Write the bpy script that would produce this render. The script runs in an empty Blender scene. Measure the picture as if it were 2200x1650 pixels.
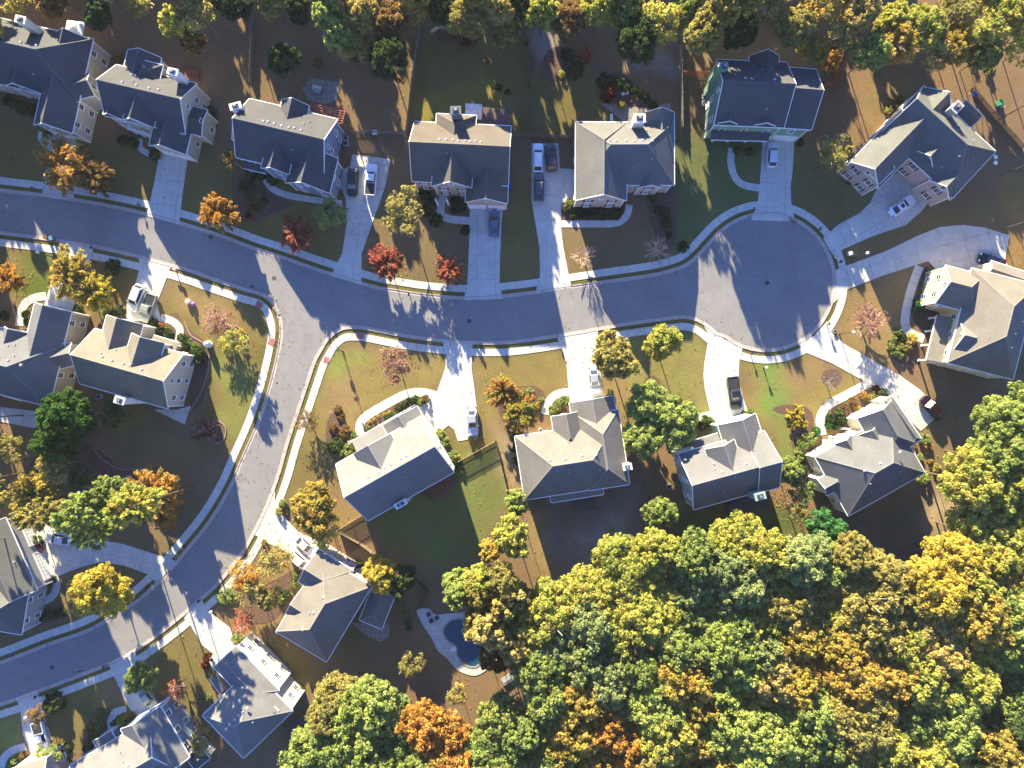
import bpy, bmesh, math, random
import numpy as np
from mathutils import Vector, Matrix
PI=math.pi
S=bpy.context.scene
COL=S.collection
CAMH=118.0; PPM=12.5
rnd=random.Random(7)
def P(px,py,z=0.0):
    """photo pixel seen at height z -> world point"""
    k=(CAMH-z)/CAMH/PPM
    return Vector(((px-1100)*k,(825-py)*k,z))

# ------------------------------------------------------------------ materials
MATS={}
def newmat(name):
    m=bpy.data.materials.new(name); m.use_nodes=True
    nt=m.node_tree; b=nt.nodes['Principled BSDF']
    return m,nt,b
def N(nt,t,**k):
    n=nt.nodes.new(t)
    for a,v in k.items():
        if a in n.inputs: n.inputs[a].default_value=v
        else: setattr(n,a,v)
    return n
def plain(name,col,rough=.6,metal=0.0,var=.12,scale=3.0,spec=.3):
    if name in MATS: return MATS[name]
    m,nt,b=newmat(name)
    b.inputs['Roughness'].default_value=rough; b.inputs['Metallic'].default_value=metal
    b.inputs['Specular IOR Level'].default_value=spec
    if var>0:
        tc=N(nt,'ShaderNodeTexCoord'); no=N(nt,'ShaderNodeTexNoise'); no.inputs['Scale'].default_value=scale; no.inputs['Detail'].default_value=4
        nt.links.new(tc.outputs['Object'],no.inputs['Vector'])
        mr=N(nt,'ShaderNodeMapRange'); mr.inputs['From Min'].default_value=.3; mr.inputs['From Max'].default_value=.7
        mr.inputs['To Min'].default_value=1-var; mr.inputs['To Max'].default_value=1+var
        nt.links.new(no.outputs['Fac'],mr.inputs['Value'])
        mx=N(nt,'ShaderNodeVectorMath',operation='SCALE'); mx.inputs[0].default_value=col[:3]
        nt.links.new(mr.outputs[0],mx.inputs['Scale']); nt.links.new(mx.outputs[0],b.inputs['Base Color'])
    else: b.inputs['Base Color'].default_value=(*col[:3],1)
    MATS[name]=m; return m
def shingle(name,col,warm=1.0):
    if name in MATS: return MATS[name]
    m,nt,b=newmat(name); b.inputs['Roughness'].default_value=.9; b.inputs['Specular IOR Level'].default_value=.12
    tc=N(nt,'ShaderNodeTexCoord')
    n1=N(nt,'ShaderNodeTexNoise'); n1.inputs['Scale'].default_value=5.5; n1.inputs['Detail'].default_value=6; n1.inputs['Roughness'].default_value=.75
    n2=N(nt,'ShaderNodeTexNoise'); n2.inputs['Scale'].default_value=.35; n2.inputs['Detail'].default_value=3
    mp=N(nt,'ShaderNodeMapping'); mp.inputs['Scale'].default_value=(1.2,1.2,9.0)
    n3=N(nt,'ShaderNodeTexNoise'); n3.inputs['Scale'].default_value=1.6; n3.inputs['Detail'].default_value=2
    nt.links.new(tc.outputs['Object'],n1.inputs['Vector']); nt.links.new(tc.outputs['Object'],n2.inputs['Vector'])
    nt.links.new(tc.outputs['Object'],mp.inputs['Vector']); nt.links.new(mp.outputs[0],n3.inputs['Vector'])
    a=N(nt,'ShaderNodeMath',operation='MULTIPLY_ADD'); a.inputs[1].default_value=.95; a.inputs[2].default_value=.22
    nt.links.new(n1.outputs['Fac'],a.inputs[0])
    c=N(nt,'ShaderNodeMath',operation='MULTIPLY_ADD'); c.inputs[1].default_value=.5
    nt.links.new(n2.outputs['Fac'],c.inputs[0]); nt.links.new(a.outputs[0],c.inputs[2])
    d=N(nt,'ShaderNodeMath',operation='MULTIPLY_ADD'); d.inputs[1].default_value=.35
    nt.links.new(n3.outputs['Fac'],d.inputs[0]); nt.links.new(c.outputs[0],d.inputs[2])
    d2=N(nt,'ShaderNodeMath',operation='SUBTRACT'); d2.inputs[1].default_value=.14
    nt.links.new(d.outputs[0],d2.inputs[0])
    mx=N(nt,'ShaderNodeVectorMath',operation='SCALE'); mx.inputs[0].default_value=col
    nt.links.new(d2.outputs[0],mx.inputs['Scale']); nt.links.new(mx.outputs[0],b.inputs['Base Color'])
    MATS[name]=m; return m
def surface(name,col,big=.25,fine=.2,joints=None,rough=.9,stain=None,cracks=False):
    """concrete / asphalt with blotches, grain and optional saw joints laid out in uv metres"""
    m,nt,b=newmat(name); b.inputs['Roughness'].default_value=rough; b.inputs['Specular IOR Level'].default_value=.15
    tc=N(nt,'ShaderNodeTexCoord')
    n1=N(nt,'ShaderNodeTexNoise'); n1.inputs['Scale'].default_value=.16; n1.inputs['Detail'].default_value=5; n1.inputs['Roughness'].default_value=.6
    n2=N(nt,'ShaderNodeTexNoise'); n2.inputs['Scale'].default_value=5; n2.inputs['Detail'].default_value=5; n2.inputs['Roughness'].default_value=.8
    n4=N(nt,'ShaderNodeTexNoise'); n4.inputs['Scale'].default_value=.7; n4.inputs['Detail'].default_value=5
    for n in (n1,n2,n4): nt.links.new(tc.outputs['Object'],n.inputs['Vector'])
    def mad(src,mul,add):
        q=N(nt,'ShaderNodeMath',operation='MULTIPLY_ADD'); q.inputs[1].default_value=mul
        nt.links.new(src,q.inputs[0])
        if isinstance(add,float): q.inputs[2].default_value=add
        else: nt.links.new(add,q.inputs[2])
        return q.outputs[0]
    f=mad(n1.outputs['Fac'],big*2,1-big-fine)
    f=mad(n2.outputs['Fac'],fine,f); f=mad(n4.outputs['Fac'],fine,f)
    if cracks:
        w=N(nt,'ShaderNodeTexNoise'); w.inputs['Scale'].default_value=.5; w.inputs['Detail'].default_value=4
        nt.links.new(tc.outputs['Object'],w.inputs['Vector'])
        ad=N(nt,'ShaderNodeMix',data_type='RGBA',blend_type='LINEAR_LIGHT'); ad.inputs[0].default_value=.7
        nt.links.new(tc.outputs['Object'],ad.inputs[6]); nt.links.new(w.outputs['Color'],ad.inputs[7])
        vo=N(nt,'ShaderNodeTexVoronoi',feature='DISTANCE_TO_EDGE'); vo.inputs['Scale'].default_value=.085; nt.links.new(ad.outputs[2],vo.inputs['Vector'])
        l=N(nt,'ShaderNodeMath',operation='LESS_THAN'); l.inputs[1].default_value=.005; nt.links.new(vo.outputs[0],l.inputs[0])
        f=mad(l.outputs[0],-.09,f)
        n5=N(nt,'ShaderNodeTexNoise'); n5.inputs['Scale'].default_value=.33; n5.inputs['Detail'].default_value=7; n5.inputs['Roughness'].default_value=.75; nt.links.new(tc.outputs['Object'],n5.inputs['Vector'])
        g=N(nt,'ShaderNodeMapRange'); g.inputs['From Min'].default_value=.60; g.inputs['From Max'].default_value=.72; nt.links.new(n5.outputs['Fac'],g.inputs['Value']); f=mad(g.outputs[0],.16,f)
    if joints:
        uv=N(nt,'ShaderNodeUVMap'); sp=N(nt,'ShaderNodeSeparateXYZ'); nt.links.new(uv.outputs[0],sp.inputs[0])
        for ax,per,off in joints:
            w=N(nt,'ShaderNodeMath',operation='PINGPONG'); w.inputs[1].default_value=per/2
            ad=N(nt,'ShaderNodeMath',operation='ADD'); ad.inputs[1].default_value=off
            nt.links.new(sp.outputs[ax],ad.inputs[0]); nt.links.new(ad.outputs[0],w.inputs[0])
            l=N(nt,'ShaderNodeMath',operation='LESS_THAN'); l.inputs[1].default_value=.045; nt.links.new(w.outputs[0],l.inputs[0])
            f=mad(l.outputs[0],-.3,f)
    mx=N(nt,'ShaderNodeVectorMath',operation='SCALE'); mx.inputs[0].default_value=col
    nt.links.new(f,mx.inputs['Scale']); nt.links.new(mx.outputs[0],b.inputs['Base Color'])
    MATS[name]=m; return m
def leafmat(name,cols,trans=.55):
    if name in MATS: return MATS[name]
    m=bpy.data.materials.new(name); m.use_nodes=True; nt=m.node_tree
    for n in list(nt.nodes): nt.nodes.remove(n)
    out=N(nt,'ShaderNodeOutputMaterial'); at=N(nt,'ShaderNodeAttribute'); at.attribute_name='tint'
    oi=N(nt,'ShaderNodeObjectInfo')
    a=N(nt,'ShaderNodeMath',operation='MULTIPLY_ADD'); a.inputs[1].default_value=.3; a.use_clamp=True
    nt.links.new(oi.outputs['Random'],a.inputs[0])
    s=N(nt,'ShaderNodeMath',operation='SUBTRACT'); s.inputs[1].default_value=.15; nt.links.new(at.outputs['Fac'],s.inputs[0]); nt.links.new(s.outputs[0],a.inputs[2])
    cr=N(nt,'ShaderNodeValToRGB'); e=cr.color_ramp.elements
    while len(e)<len(cols): e.new(.5)
    for i,c in enumerate(cols):
        e[i].position=i/(len(cols)-1); e[i].color=(*c,1)
    nt.links.new(a.outputs[0],cr.inputs[0])
    d=N(nt,'ShaderNodeBsdfDiffuse'); t=N(nt,'ShaderNodeBsdfTranslucent'); mix=N(nt,'ShaderNodeMixShader'); mix.inputs[0].default_value=trans
    nt.links.new(cr.outputs[0],d.inputs[0]); nt.links.new(cr.outputs[0],t.inputs[0])
    nt.links.new(d.outputs[0],mix.inputs[1]); nt.links.new(t.outputs[0],mix.inputs[2]); nt.links.new(mix.outputs[0],out.inputs[0])
    MATS[name]=m; return m
def glassmat():
    m,nt,b=newmat('window_glass'); b.inputs['Base Color'].default_value=(.03,.035,.045,1); b.inputs['Roughness'].default_value=.08; b.inputs['Specular IOR Level'].default_value=.6
    MATS['glass']=m; return m
GLASS=glassmat()
WHITE=plain('white_trim',(.74,.74,.71),.5,var=.05)
CONC=surface('concrete_drive',(.485,.47,.425),.26,.42,[(0,4.2,0.0),(1,3.2,1.6)])
WALK=surface('concrete_walk',(.485,.47,.425),.24,.36,[(0,1.5,0.0)])
KERB=surface('concrete_kerb',(.40,.345,.31),.1,.25,[(0,3.0,0.0)])
ASPH=surface('asphalt',(.205,.2,.195),.2,.26,cracks=True)
PATIO=surface('stone_patio',(.24,.215,.19),.2,.4,[(0,1.1,0.),(1,.9,.2)])
RED=plain('red_ramp',(.30,.115,.10),.8)
MULCH=plain('mulch',(.105,.062,.045),.95,var=.45,scale=6)
DECKW=plain('deck_wood',(.17,.065,.04),.8,var=.25,scale=4)
FENCEW=plain('fence_wood',(.20,.145,.095),.85,var=.3,scale=2)
FENCEO=plain('fence_cedar',(.33,.10,.035),.8,var=.25,scale=2)
BARK=plain('bark',(.10,.072,.052),.95,var=.3,scale=2)
BARKG=plain('bark_grey',(.20,.175,.155),.95,var=.3,scale=2)
TWIG=plain('twig_pink',(.50,.34,.29),.9,var=.3,scale=2)
DARK=plain('dark_metal',(.03,.03,.032),.5,var=0)
STEEL=plain('grey_metal',(.35,.36,.37),.4,.6,var=.05)
RUB=plain('tyre_rubber',(.02,.02,.02),.8,var=0)
LG=leafmat
PAL={
 'orange':LG('leaf_orange',[(.36,.20,.05),(.56,.28,.06),(.56,.36,.10),(.34,.27,.08)]),
 'red':LG('leaf_red',[(0.297,0.090,0.061),(0.486,0.150,0.088),(0.567,0.285,0.149)]),
 'burgundy':LG('leaf_burgundy',[(.11,.03,.03),(.19,.05,.045)]),
 'gold':LG('leaf_gold',[(0.270,0.254,0.070),(0.420,0.357,0.080),(0.520,0.385,0.090),(0.500,0.310,0.090)]),
 'yellow':LG('leaf_yellow',[(0.356,0.327,0.061),(0.570,0.472,0.085),(0.618,0.472,0.109)]),
 'ygreen':LG('leaf_yellow_green',[(0.220,0.262,0.066),(0.366,0.394,0.089),(0.514,0.496,0.119),(0.514,0.423,0.119)]),
 'lime':LG('leaf_lime',[(0.209,0.273,0.085),(0.344,0.413,0.114),(0.477,0.515,0.156)]),
 'green':LG('leaf_green',[(0.147,0.216,0.070),(0.260,0.327,0.100),(0.407,0.432,0.127)]),
 'bgreen':LG('leaf_sage',[(0.177,0.244,0.106),(0.305,0.361,0.146),(0.435,0.458,0.199)]),
 'dark':LG('leaf_dark_green',[(.035,.07,.028),(.07,.115,.04),(.12,.16,.055)]),
 'vivid':LG('leaf_vivid_green',[(.03,.12,.04),(.06,.20,.06),(.11,.27,.08)]),
 'olive':LG('leaf_olive',[(0.224,0.222,0.078),(0.361,0.324,0.105),(0.495,0.413,0.131)]),
 'tan':LG('leaf_tan',[(0.289,0.273,0.097),(0.463,0.396,0.131),(0.581,0.446,0.169)]),
 'brown':LG('leaf_brown',[(.18,.12,.05),(.28,.18,.07),(.34,.23,.10)]),
 'pink':LG('leaf_pink',[(.30,.17,.14),(.40,.22,.17),(.42,.29,.21)]),
 'conifer':LG('leaf_conifer',[(.03,.08,.02),(.06,.13,.03),(.10,.19,.045)]),
 'mixed':LG('leaf_mixed',[(0.196,0.241,0.057),(0.414,0.380,0.081),(0.494,0.310,0.081),(0.460,0.172,0.081)]),
}
PALW={'conifer':'deep green','orange':'orange','red':'red','burgundy':'dark burgundy','gold':'golden','yellow':'bright yellow','ygreen':'yellow-green','lime':'light green','green':'mid green','bgreen':'grey-green','dark':'dark green','vivid':'vivid green','olive':'olive','tan':'tan and olive','brown':'rusty brown','pink':'pinkish','mixed':'green, yellow and orange'}

# ------------------------------------------------------------------ object helpers
class MB:
    def __init__(s): s.v=[]; s.f=[]; s.m=[]; s.uv={}
    def quad(s,a,b,c,d,mi=0):
        n=len(s.v); s.v+= [tuple(a),tuple(b),tuple(c),tuple(d)]; s.f.append((n,n+1,n+2,n+3)); s.m.append(mi)
    def poly(s,pts,mi=0):
        n=len(s.v); s.v+=[tuple(p) for p in pts]; s.f.append(tuple(range(n,n+len(pts)))); s.m.append(mi)
    def hexa(s,lo,hi,mi=0):
        """lo, hi: matching loops of points"""
        n=len(s.v); k=len(lo); s.v+=[tuple(p) for p in lo]+[tuple(p) for p in hi]
        s.f.append(tuple(range(n+k-1,n-1,-1))); s.f.append(tuple(range(n+k,n+2*k)))
        for i in range(k):
            j=(i+1)%k; s.f.append((n+i,n+j,n+k+j,n+k+i))
        s.m+=[mi]*(k+2)
    def box(s,c,sz,ang=0,mi=0,taper=1.0):
        x,y,z=sz[0]/2,sz[1]/2,sz[2]/2; ca,sa=math.cos(ang),math.sin(ang)
        def q(px,py,pz,t=1): return (c[0]+(px*ca-py*sa)*t,c[1]+(px*sa+py*ca)*t,c[2]+pz)
        s.hexa([q(-x,-y,-z),q(x,-y,-z),q(x,y,-z),q(-x,y,-z)],[q(-x,-y,z,taper),q(x,-y,z,taper),q(x,y,z,taper),q(-x,y,z,taper)],mi)
    def beam(s,a,b,w,h,mi=0):
        a=Vector(a);b=Vector(b); d=(b-a); n=Vector((-d.y,d.x,0))
        n=n.normalized()*w/2 if n.length>1e-6 else Vector((w/2,0,0))
        up=Vector((0,0,h/2)) if n.length and abs(d.normalized().z)<.9 else Vector((0,h/2,0))
        s.hexa([a-n-up,a+n-up,a+n+up,a-n+up],[b-n-up,b+n-up,b+n+up,b-n+up],mi)
    def cyl(s,a,b,r1,r2,k=8,mi=0):
        a=Vector(a);b=Vector(b); d=(b-a).normalized()
        u=d.orthogonal().normalized(); w=d.cross(u)
        lo=[a+(u*math.cos(2*PI*i/k)+w*math.sin(2*PI*i/k))*r1 for i in range(k)]
        hi=[b+(u*math.cos(2*PI*i/k)+w*math.sin(2*PI*i/k))*r2 for i in range(k)]
        s.hexa(lo,hi,mi)
    def mesh(s,name,mats):
        me=bpy.data.meshes.new(name); me.from_pydata(s.v,[],s.f); me.update()
        for m in (mats if isinstance(mats,(list,tuple)) else [mats]): me.materials.append(m)
        me.polygons.foreach_set('material_index',s.m)
        bm=bmesh.new(); bm.from_mesh(me); bmesh.ops.recalc_face_normals(bm,faces=bm.faces); bm.to_mesh(me); bm.free()
        return me
def link(name,me,parent=None,loc=(0,0,0),rz=0):
    o=bpy.data.objects.new(name,me); COL.objects.link(o); o.location=loc; o.rotation_euler=(0,0,rz)
    if parent: o.parent=parent
    return o
def tag(o,label=None,cat=None,group=None,kind=None):
    if label: o['label']=label
    if cat: o['category']=cat
    if group: o['group']=group
    if kind: o['kind']=kind
    return o
def copytree(o,parent=None):
    c=o.copy(); COL.objects.link(c); c.parent=parent
    for k in ('label','category','group'):
        if parent is not None and k in c: del c[k]
    for ch in list(o.children): copytree(ch,c)
    return c
def rel(mb,loc):
    mb.v=[(p[0]-loc[0],p[1]-loc[1],p[2]-(loc[2] if len(loc)>2 else 0)) for p in mb.v]; return mb

# ------------------------------------------------------------------ camera, light, world
cam=bpy.data.cameras.new('camera'); co=bpy.data.objects.new('camera',cam); COL.objects.link(co)
co.location=(0,0,CAMH); co.rotation_euler=(0,0,0); cam.sensor_width=36; cam.lens=36*PPM*CAMH/2200; cam.clip_end=3000; cam.clip_start=.5
S.camera=co
EL=math.radians(17.3); SH=Vector((.30,-.954)).normalized()
sun=bpy.data.lights.new('sun','SUN'); so=bpy.data.objects.new('sun',sun); COL.objects.link(so)
sun.energy=5.0; sun.angle=math.radians(.5); sun.color=(1.0,.86,.56)
d=Vector((SH.x*math.cos(EL),SH.y*math.cos(EL),-math.sin(EL))); so.rotation_euler=d.to_track_quat('-Z','Y').to_euler(); so.location=(0,0,90)
W=bpy.data.worlds.new('World'); S.world=W; W.use_nodes=True; nt=W.node_tree
sky=nt.nodes.new('ShaderNodeTexSky'); sky.sky_type='NISHITA'; sky.sun_disc=False; sky.sun_elevation=EL; sky.sun_rotation=math.atan2(-SH.x,-SH.y)
sky.air_density=1.0; sky.dust_density=.3; sky.ozone_density=2.5
tn=nt.nodes.new('ShaderNodeMix'); tn.data_type='RGBA'; tn.blend_type='MULTIPLY'; tn.inputs[0].default_value=1; tn.inputs[7].default_value=(.80,1.05,1.75,1)
nt.links.new(sky.outputs[0],tn.inputs[6]); nt.links.new(tn.outputs[2],nt.nodes['Background'].inputs[0]); nt.nodes['Background'].inputs[1].default_value=.05
S.view_settings.view_transform='Standard'; S.view_settings.look='None'; S.view_settings.exposure=2.42; S.view_settings.gamma=1
S.cycles.max_bounces=8; S.cycles.diffuse_bounces=6; S.cycles.transparent_max_bounces=4

def haze():
    m=bpy.data.materials.new('haze_air'); m.use_nodes=True; nt=m.node_tree
    for n in list(nt.nodes): nt.nodes.remove(n)
    o=N(nt,'ShaderNodeOutputMaterial'); v=N(nt,'ShaderNodeVolumePrincipled'); v.inputs['Color'].default_value=(.9,.93,1,1); v.inputs['Density'].default_value=.000065; v.inputs['Anisotropy'].default_value=0
    nt.links.new(v.outputs[0],o.inputs['Volume'])
    b=MB(); b.box((0,0,62),(2400,2400,130)); tag(link('haze',b.mesh('haze',m)),'faint morning haze over the whole neighbourhood',kind='stuff')
# ------------------------------------------------------------------ ground (one sheet, colour zones of real cover)
LUSH=(.085,.115,.022); DRY=(.20,.158,.055); OLIVE=(.145,.118,.04); LITTER=(.18,.115,.068); BARE=(.31,.23,.14); BROWNL=(.16,.115,.06); TANL=(.215,.15,.068); GREY=(.25,.225,.20); DIRTO=(.34,.20,.09); GRN=(.075,.10,.028)
ZONES=[ # (polygon in photo px, colour)
 ([(-200,230),(500,330),(700,400),(740,560),(700,590),(400,500),(-200,410)],OLIVE),
 ([(0,150),(60,330),(100,370),(-100,380),(-100,200)],OLIVE),
 ([(780,400),(1010,420),(1010,640),(780,600)],BROWNL),
 ([(1074,400),(1150,400),(1160,600),(1072,620)],OLIVE),
 ([(1210,480),(1450,470),(1480,560),(1220,600)],BROWNL),
 ([(1440,270),(1640,310),(1630,440),(1530,480),(1480,560),(1440,470)],(.10,.12,.045)),
 ([(1700,300),(1850,380),(1900,420),(1790,500),(1700,450)],(.12,.12,.05)),
 ([(1800,545),(2000,470),(2180,420),(2150,480),(2000,490),(1815,570)],OLIVE),
 ([(1815,620),(1965,570),(1945,700),(1960,760),(1900,790),(1790,720)],TANL),
 ([(885,40),(1132,40),(1132,285),(880,280)],OLIVE),
 ([(900,200),(1080,160),(1090,260),(890,265)],(.19,.16,.035)),
 ([(1136,160),(1240,150),(1460,250),(1440,290),(1140,290)],OLIVE),
 ([(560,0),(880,60),(880,290),(560,250)],LITTER),
 ([(-100,520),(140,545),(110,640),(-100,650)],LUSH),
 ([(-100,525),(60,535),(50,600),(-100,600)],OLIVE),
 ([(200,560),(300,570),(270,670),(180,690)],OLIVE),
 ([(365,595),(560,640),(590,720),(560,820),(500,1010),(430,940),(400,760),(350,680)],OLIVE),
 ([(370,600),(520,650),(500,700),(440,700),(370,640)],TANL),
 ([(450,760),(560,780),(520,980),(480,900)],(.175,.185,.05)),
 ([(230,860),(300,870),(340,1010),(280,1030)],(.21,.18,.05)),
 ([(300,900),(420,900),(520,1000),(440,1130),(370,1190),(200,1160),(200,1020)],BROWNL),
 ([(0,950),(80,900),(60,1060),(0,1150)],BROWNL),
 ([(120,1220),(300,1220),(310,1260),(100,1370),(-100,1410),(-100,1330)],BROWNL),
 ([(310,1400),(440,1350),(470,1440),(430,1560),(330,1490)],OLIVE),
 ([(84,1510),(242,1448),(280,1520),(200,1600),(110,1640)],OLIVE),
 ([(210,1450),(250,1450),(275,1515),(235,1530),(200,1500)],TANL),
 ([(-100,1530),(40,1520),(60,1600),(0,1640),(-100,1640)],(.19,.195,.05)),
 ([(700,745),(950,760),(960,800),(900,860),(790,880),(740,960),(720,1010),(640,1080),(600,1050)],DRY),
 ([(720,750),(800,770),(720,830),(690,860)],(.17,.20,.045)),
 ([(620,960),(700,980),(690,1040),(610,1060)],OLIVE),
 ([(690,820),(770,800),(770,900),(690,900)],TANL),
 ([(690,1000),(740,1060),(790,1110),(720,1160),(640,1080)],TANL),
 ([(1020,760),(1210,750),(1222,840),(1150,860),(1040,920),(1020,850)],DRY),
 ([(1000,880),(1060,940),(985,985),(960,940),(970,915)],OLIVE),
 ([(1060,900),(1105,960),(1125,1050),(1085,1055)],BARE),
 ([(990,985),(1065,945),(1090,1055),(1060,1150),(1030,1215),(870,1215),(790,1120)],(.13,.155,.045)),
 ([(1290,710),(1515,720),(1540,900),(1440,900),(1330,900),(1300,860)],(.20,.185,.06)),
 ([(1300,800),(1345,800),(1370,960),(1320,960)],TANL),
 ([(1380,880),(1460,960),(1450,1100),(1360,1140),(1340,980)],LITTER),
 ([(1150,1070),(1390,1040),(1390,1120),(1330,1230),(1200,1260)],(.17,.145,.12)),
 ([(1230,1150),(1370,1080),(1330,1200),(1240,1230)],GREY),
 ([(1140,1080),(1170,1120),(1205,1270),(1170,1280),(1120,1180)],TANL),
 ([(1590,770),(1730,760),(1860,825),(1780,880),(1740,960),(1690,1000),(1640,920),(1600,860)],DRY),
 ([(1630,770),(1690,770),(1680,900),(1640,880)],(.13,.20,.045)),
 ([(1660,880),(1700,880),(1720,1000),(1680,980)],(.15,.20,.05)),
 ([(1700,770),(1800,790),(1740,840),(1690,830)],TANL),
 ([(1440,1100),(1740,1090),(1740,1160),(1440,1150)],GRN),
 ([(1820,1110),(2010,1060),(2010,1240),(1930,1240),(1860,1170)],(.10,.085,.065)),
 ([(1900,840),(2070,870),(2060,1060),(2010,1090),(1980,960)],BROWNL),
 ([(1990,1090),(2060,1030),(2080,1120),(2000,1160)],BARE),
 ([(1820,130),(2200,200),(2200,500),(2160,500),(2130,420),(2140,330),(1980,180),(1830,340)],LITTER),
 ([(2140,370),(2210,380),(2210,620),(2170,600),(2170,500)],(.25,.15,.05)),
 ([(1840,170),(1980,170),(1880,290)],TANL),
 ([(1136,50),(1200,60),(1210,130),(1140,120)],GREY),
 ([(1330,110),(1450,110),(1450,160),(1380,160)],GREY),
 ([(700,1240),(850,1290),(1060,1450),(1000,1600),(700,1500)],LITTER),
 ([(740,1320),(830,1340),(920,1420),(800,1480),(700,1420)],BROWNL),
 ([(450,1290),(560,1230),(620,1190),(640,1220),(590,1360),(560,1380),(500,1350)],TANL),
 ([(560,1380),(600,1370),(700,1450),(650,1500),(600,1470)],OLIVE),
]
def ground(RL):
    def axis(lo,hi,step,far):
        a=list(np.arange(lo,hi+step/2,step)); out=[]; d=step
        x=hi
        while x<far: d*=1.6; x+=d; out.append(x)
        neg=[]; d=step; x=lo
        while x>-far: d*=1.6; x-=d; neg.append(x)
        return np.array(neg[::-1]+a+out)
    xs=axis(-96,96,.6,900); ys=axis(-74,74,.6,900)
    X,Y=np.meshgrid(xs,ys); nx,ny=len(xs),len(ys)
    C=np.zeros((ny,nx,3)); C[:]=LITTER
    PX=X*PPM+1100; PY=825-Y*PPM
    rs=np.random.RandomState(3)
    jx=sum(np.sin(PX*f+PY*g+p)*a for f,g,p,a in [(.05,.03,1,6),(.021,-.06,2,8),(.11,.09,.5,3)])
    jy=sum(np.sin(PX*f+PY*g+p)*a for f,g,p,a in [(.04,.05,.3,6),(.07,-.02,1.2,7),(-.1,.12,2.5,3)])
    QX=PX+jx; QY=PY+jy
    for pol,c in ZONES:
        ins=np.zeros(X.shape,bool); n=len(pol); j=n-1
        for i in range(n):
            xi,yi=pol[i]; xj,yj=pol[j]
            cond=((yi>QY)!=(yj>QY))&(QX<(xj-xi)*(QY-yi)/((yj-yi)+1e-9)+xi); ins^=cond; j=i
        C[ins]=c
    for L in RL:
        L=np.array([(p[0],p[1]) for p in L]); dm=np.full(X.shape,1e9); msk=(np.abs(X)<96)&(np.abs(Y)<74)
        for q in L[::2]: dm=np.minimum(dm,(X-q[0])**2+(Y-q[1])**2)
        C[dm<2.6**2]=(.115,.11,.03)
    for _ in range(5):
        C[1:-1,1:-1]=(C[1:-1,1:-1]*2+C[:-2,1:-1]+C[2:,1:-1]+C[1:-1,:-2]+C[1:-1,2:])/6
    V=np.zeros((ny*nx,3)); V[:,0]=X.ravel(); V[:,1]=Y.ravel()
    idx=np.arange(ny*nx).reshape(ny,nx)
    F=np.stack([idx[:-1,:-1],idx[:-1,1:],idx[1:,1:],idx[1:,:-1]],-1).reshape(-1,4)
    me=npmesh('ground',V,F)
    ca=me.color_attributes.new('cover','FLOAT_COLOR','POINT'); A=np.ones((ny*nx,4)); A[:,:3]=C.reshape(-1,3); ca.data.foreach_set('color',A.ravel())
    m,nt,b=newmat('ground_cover'); b.inputs['Roughness'].default_value=1; b.inputs['Specular IOR Level'].default_value=.05
    at=N(nt,'ShaderNodeAttribute'); at.attribute_name='cover'; tc=N(nt,'ShaderNodeTexCoord')
    def noi(s,d=5,r=.6):
        n=N(nt,'ShaderNodeTexNoise'); n.inputs['Scale'].default_value=s; n.inputs['Detail'].default_value=d; n.inputs['Roughness'].default_value=r
        nt.links.new(tc.outputs['Object'],n.inputs['Vector']); return n.outputs['Fac']
    def mr(src,a,b_,lo,hi):
        q=N(nt,'ShaderNodeMapRange'); q.inputs['From Min'].default_value=a; q.inputs['From Max'].default_value=b_; q.inputs['To Min'].default_value=lo; q.inputs['To Max'].default_value=hi
        nt.links.new(src,q.inputs['Value']); return q.outputs[0]
    def mixc(f,a,b_,mode='MIX'):
        q=N(nt,'ShaderNodeMix',data_type='RGBA',blend_type=mode)
        nt.links.new(f,q.inputs[0]) if not isinstance(f,float) else setattr(q.inputs[0],'default_value',f)
        for s,k in ((a,6),(b_,7)):
            if isinstance(s,tuple): q.inputs[k].default_value=(*s,1)
            else: nt.links.new(s,q.inputs[k])
        return q.outputs[2]
    c=mixc(mr(noi(.22,4),.42,.66,0,.55),at.outputs['Color'],(.17,.125,.055))
    c=mixc(mr(noi(.5,5),.52,.72,0,.35),c,(.10,.105,.03))
    c=mixc(mr(noi(2.2,6,.75),.56,.72,0,.4),c,(.20,.13,.06))
    vm=N(nt,'ShaderNodeVectorMath',operation='SCALE'); nt.links.new(c,vm.inputs[0])
    mu=N(nt,'ShaderNodeMath',operation='MULTIPLY'); nt.links.new(mr(noi(4.5,6,.85),.32,.68,.5,1.5),mu.inputs[0]); nt.links.new(mr(noi(.08,3),.3,.7,.85,1.15),mu.inputs[1])
    nt.links.new(mu.outputs[0],vm.inputs['Scale']); nt.links.new(vm.outputs[0],b.inputs['Base Color'])
    bp=N(nt,'ShaderNodeBump'); bp.inputs['Strength'].default_value=.8; bp.inputs['Distance'].default_value=.12
    nt.links.new(noi(7,5,.8),bp.inputs['Height']); nt.links.new(bp.outputs[0],b.inputs['Normal'])
    me.materials.append(m)
    tag(link('ground',me),'grass, bare earth and leaf litter covering the yards and woodland floor',kind='structure')
def npmesh(name,V,F,tint=None):
    me=bpy.data.meshes.new(name); nv=len(V); nf=len(F); k=F.shape[1]
    me.vertices.add(nv); me.vertices.foreach_set('co',np.ascontiguousarray(V,dtype=np.float32).ravel())
    me.loops.add(nf*k); me.loops.foreach_set('vertex_index',np.ascontiguousarray(F,dtype=np.int32).ravel())
    me.polygons.add(nf); me.polygons.foreach_set('loop_start',np.arange(0,nf*k,k,dtype=np.int32))
    if tint is not None:
        a=me.attributes.new('tint','FLOAT','POINT'); a.data.foreach_set('value',np.ascontiguousarray(tint,dtype=np.float32))
    me.update(calc_edges=True); return me

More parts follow.
